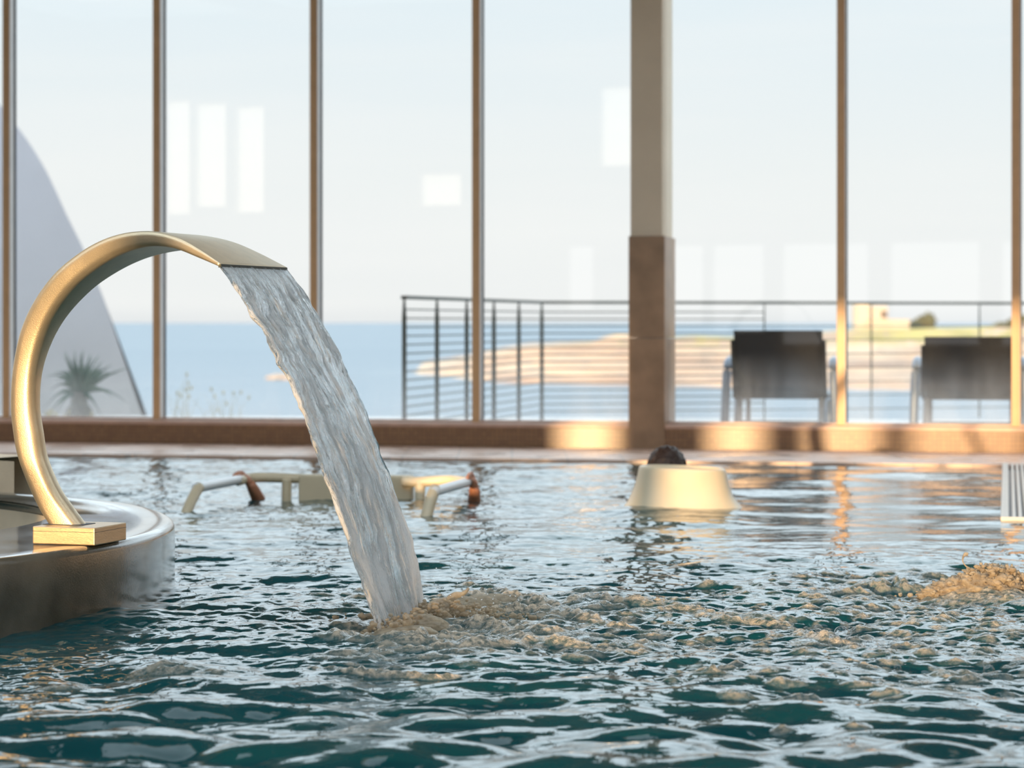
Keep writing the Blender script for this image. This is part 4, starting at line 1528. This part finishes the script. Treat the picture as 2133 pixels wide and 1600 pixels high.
def sail():
    Y = 24.0
    pts = [at(-150, 60, Y=Y), at(-60, 150, Y=Y), at(30, 256, Y=Y), at(90, 345, Y=Y), at(140, 450, Y=Y), at(180, 532, Y=Y), at(215, 620, Y=Y), at(243, 696, Y=Y), at(262, 755, Y=Y), at(283, 815, Y=Y), at(300, 868, Y=Y), at(306, 895, Y=Y)]
    C = [Vector(c) for c in catmull([tuple(p) for p in pts], 60)]
    xl = at(-420, 0, Y=Y).x
    out = [Vector((xl, Y, C[0].z + 0.6)), ] + C + [Vector((C[-1].x + 0.05, Y, -0.3)), Vector((xl, Y, -0.3))]
    ctr = Vector((C[-1].x, Y, 0))
    bm = bmesh.new()
    n = len(out)
    a = [bm.verts.new(p - ctr) for p in out]; b2 = [bm.verts.new(p - ctr + Vector((-0.16, 0.5, 0))) for p in out]
    bm.faces.new(a); bm.faces.new(b2[::-1])
    for i in range(n): bm.faces.new((a[i], a[(i + 1) % n], b2[(i + 1) % n], b2[i]))
    o = link('garden_wall', bm_mesh('garden_wall', bm), M['sail'], None, False, ctr)
    tag(o, 'tall white outdoor wall with a sweeping curved edge at the left', 'outdoor wall')


sail()
tag(slab('garden_ground', [(-12, 21.5), (-0.9, 21.5), (-0.9, 27), (-12, 27)], -0.6, -0.32, M['drygrass']), 'dry garden ground below the curved outdoor wall', 'ground', kind='structure')


def yucca():
    c = at(165, 812, Y=19.0)
    root = empty('yucca_plant', (c.x, c.y, gz))
    tag(root, 'spiky dark green yucca in front of the curved white outdoor wall', 'plant')
    rr = random.Random(12)
    zc = c.z - gz
    bm = bmesh.new()
    P = []; Rr = []
    for k in range(12):
        a = k / 11
        P.append((0, 0, zc * a * 0.95)); Rr.append(0.135 * (1 - a) ** 1.3 + 0.045 + 0.01 * math.sin(k * 2.3))
    tube(bm, P, Rr, 20)
    link('trunk', bm_mesh('trunk', bm), M['bark'], root)
    tips = [(-70, -35), (-62, -5), (-75, 30), (105, -55), (85, -40), (60, -70), (45, -60), (30, -75), (15, -85), (0, -88), (-12, -80), (-25, -70), (-15, -92), (100, 22), (80, 10), (55, 55), (-50, 50), (-72, 58), (-45, -45), (70, -62), (20, -95), (36, -82), (-30, -92)]
    leaves = [(dx / 265.0, -dy / 265.0) for dx, dy in tips]
    for _ in range(20):
        an = math.radians(rr.gauss(82, 30)); L = rr.uniform(0.20, 0.34)
        leaves.append((L * math.cos(an), L * math.sin(an)))
    for k, (dx, dz) in enumerate(leaves):
        L = math.hypot(dx, dz)
        dy = rr.uniform(-0.7, 0.7) * L
        bm = bmesh.new()
        n = 9
        cl = []
        for i in range(n + 1):
            a = i / n
            cl.append(Vector((dx * a, dy * a, dz * a + 0.07 * math.sin(math.pi * a) * (0.4 if dz > 0.2 else 1.0))))
        dirv = Vector((dx, dy, dz)).normalized()
        sd = dirv.cross(Vector((0.3, 1, 0.2))).normalized()
        top, lo = [], []
        for i, p in enumerate(cl):
            a = i / n
            w_ = 0.019 * (1 - a) ** 0.7 * (0.7 + 0.6 * math.sin(math.pi * min(1, a * 1.6)))
            top.append((bm.verts.new(p + sd * w_), bm.verts.new(p + dirv.cross(sd) * w_ * 0.35), bm.verts.new(p - sd * w_), bm.verts.new(p - dirv.cross(sd) * w_ * 0.35)))
        for i in range(n):
            for j in range(4):
                bm.faces.new((top[i][j], top[i][(j + 1) % 4], top[i + 1][(j + 1) % 4], top[i + 1][j]))
        o = link('leaf', bm_mesh('leaf', bm), M['leaf'], root)
        o.location = (0, 0, zc * 0.9)


yucca()


def tuft(px, Y, n, hmax, spread, label, seed, mat='drygrass'):
    rr = random.Random(seed)
    c = at(px, 700, Y=Y)
    bm = bmesh.new()
    for _ in range(n):
        x, y = rr.gauss(0, spread), rr.gauss(0, 0.12)
        h = hmax * rr.uniform(0.45, 1.0)
        lx_ = rr.gauss(0, 0.09)
        P = [(x + lx_ * (k / 5) ** 2, y, h * k / 5) for k in range(6)]
        tube(bm, P, [0.0035 * (1 - k / 6.5) for k in range(6)], 5)
        if rr.random() < 0.5:
            lump(bm, (P[-1][0], P[-1][1], h), 0.010, 0.010, 0.022, rr.random() * 9, 0.3, 1)
    tag(link('grass_tuft', bm_mesh('grass_tuft', bm), M[mat], None, True, (c.x, c.y, gz)), label, 'grass', kind='stuff')


tuft(378, 19.4, 13, 0.46, 0.09, 'thin dry grass stalks outside, left of the clump beside the water curtain', 4)
tuft(450, 19.6, 16, 0.32, 0.14, 'short dry grass clump outside, nearer the water curtain', 6)
tuft(105, 18.2, 50, 0.19, 0.07, 'pale gold grass at the foot of the yucca', 8)

# ------------------------------------------------------------------ sea, headland, house
SEA = -13.2
slab('sea', [(-16000, 30), (16000, 30), (30000, 60000), (-30000, 60000)], SEA - 1.0, SEA, M['sea'])
bpy.data.objects['sea']['label'] = 'pale blue calm sea reaching to the horizon'
bpy.data.objects['sea']['category'] = 'sea'


def headland():
    # silhouette of the plateau edge: (pixel column, row of the skyline, depth) and row of the waterline
    prof = [(858, 777, 690), (880, 770, 680), (930, 762, 660), (985, 752, 640), (1040, 735, 615), (1100, 723, 600), (1180, 719, 590), (1235, 716, 585), (1262, 702, 590), (1290, 695, 590), (1320, 697, 590), (1345, 706, 590),
            (1400, 704, 595), (1450, 701, 600), (1530, 705, 605), (1620, 700, 610), (1700, 692, 620), (1780, 686, 640), (1860, 686, 650), (1950, 683, 650), (2040, 682, 650), (2090, 676, 650), (2133, 668, 650), (2250, 660, 650), (2500, 655, 650), (3200, 650, 650)]
    base = [(858, 779), (930, 784), (985, 792), (1040, 798), (1130, 800), (1300, 803), (1500, 806), (1800, 812), (2133, 816), (3200, 826)]
    colsn = 420
    pxs = np.linspace(858, 3200, colsn)
    sk = np.interp(pxs, [p[0] for p in prof], [p[1] for p in prof])
    dp = np.interp(pxs, [p[0] for p in prof], [p[2] for p in prof])
    bs = np.interp(pxs, [p[0] for p in base], [p[1] for p in base])
    rows = 60
    verts = []
    for j in range(rows):
        v = j / (rows - 1)
        for i in range(colsn):
            q = (pxs[i] - 1066.5) / FPX
            Yf = (EYE - SEA) * FPX / (bs[i] - 672)
            Yk = dp[i]
            ztop = EYE + (672 - sk[i]) / FPX * Yk
            if v < 0.75:
                a = v / 0.75
                Y = Yf + (Yk - Yf) * a
                # stepped rock ledges
                s5 = a * 5 + 0.8 * mnoise.noise(Vector((q * 60, a * 2, 3)))
                stp = (math.floor(s5) + sm(0.0, 0.55, s5 - math.floor(s5))) / 5
                z = SEA + (ztop - SEA) * min(1, max(0, float(stp)))
                z += 0.5 * mnoise.noise(Vector((q * 300, a * 9, 1))) * math.sin(math.pi * a)
            else:
                a = (v - 0.75) / 0.25
                Y = Yk + 260 * a
                z = ztop - 1.2 * a - 0.3 * a * abs(mnoise.noise(Vector((q * 80, a * 5, 2)))) * 4
                if a > 0.95: z = SEA - 1
            if j == 0: z = SEA - 0.6
            verts.append((q * Y, Y, z))
    faces = []
    for j in range(rows - 1):
        for i in range(colsn - 1):
            a = j * colsn + i
            faces.append((a, a + 1, a + colsn + 1, a + colsn))
    o = link('headland', mesh_from('headland', verts, faces), M['cliff'])
    tag(o, 'rocky sunlit headland with layered ledges across the bay', 'headland', kind='structure')
    # low skerry in the bay
    bm = bmesh.new()
    c = at(588, 788, z=SEA)
    lump(bm, (0, 0, 0), 3.6, 14, 1.0, 2.2, 0.3, 4)
    lump(bm, (2.5, -6, 0), 3.0, 8, 0.8, 4.2, 0.3, 4)
    tag(link('skerry', bm_mesh('skerry', bm), M['cliff'], None, True, c), 'low brown rock in the bay seen beside the water curtain', 'rock')


headland()


def house():
    Y = 640.0
    p0 = at(1784, 690, Y=Y)
    root = empty('house', (p0.x, Y, p0.z))
    tag(root, 'flat-roofed white seaside house with a low wing on the headland', 'house')
    s = Y / FPX
    bm = bmesh.new(); box(bm, 0, 28 * s, 0, 8, -1, 56 * s, 0.05); box(bm, 28 * s, 66 * s, 1.0, 9, -1, 52 * s, 0.05)
    link('tower_walls', bm_mesh('tower_walls', bm), M['house'], root, False)
    bm = bmesh.new(); box(bm, 24 * s, 108 * s, -2.0, 8, -1, 23 * s, 0.05)
    link('wing_walls', bm_mesh('wing_walls', bm), M['house'], root, False)
    bm = bmesh.new(); box(bm, 53 * s, 64 * s, 0.9, 1.1, 28 * s, 42 * s)
    link('window', bm_mesh('window', bm), M['house_window'], root, False)
    bm = bmesh.new(); box(bm, 23 * s, 109 * s, -2.2, 8.2, 23 * s, 24.2 * s)
    link('roof_edge', bm_mesh('roof_edge', bm), M['house'], root, False)


house()
def shrub(px, py, Y, lumps, label):
    c = at(px, py, Y=Y)
    bm = bmesh.new()
    for k, (dx, dz, rx, rz) in enumerate(lumps):
        lump(bm, (dx, 0.5 * (k % 3), dz), rx, rx * 0.8, rz, 2.7 * k + px, 0.38, 4, 2.6)
    tag(link('shrub', bm_mesh('shrub', bm), M['bush'], None, True, c), label, 'shrub')


shrub(1922, 688, 652, [(-3.6, 0.5, 1.6, 1.2), (-1.8, 1.0, 1.9, 1.8), (0.2, 1.9, 1.8, 2.0), (1.7, 2.6, 1.7, 2.0), (2.2, 1.0, 1.3, 2.0), (-5, 0.3, 1.2, 0.8)], 'dark windswept shrubs just right of the white house')
shrub(2120, 682, 640, [(-4, 0.2, 3, 1.0), (0, 0.8, 3.5, 1.6), (4, 1.4, 4, 2.2), (9, 1.6, 4, 2.4)], 'low dark scrub on the rise at the far right of the headland')
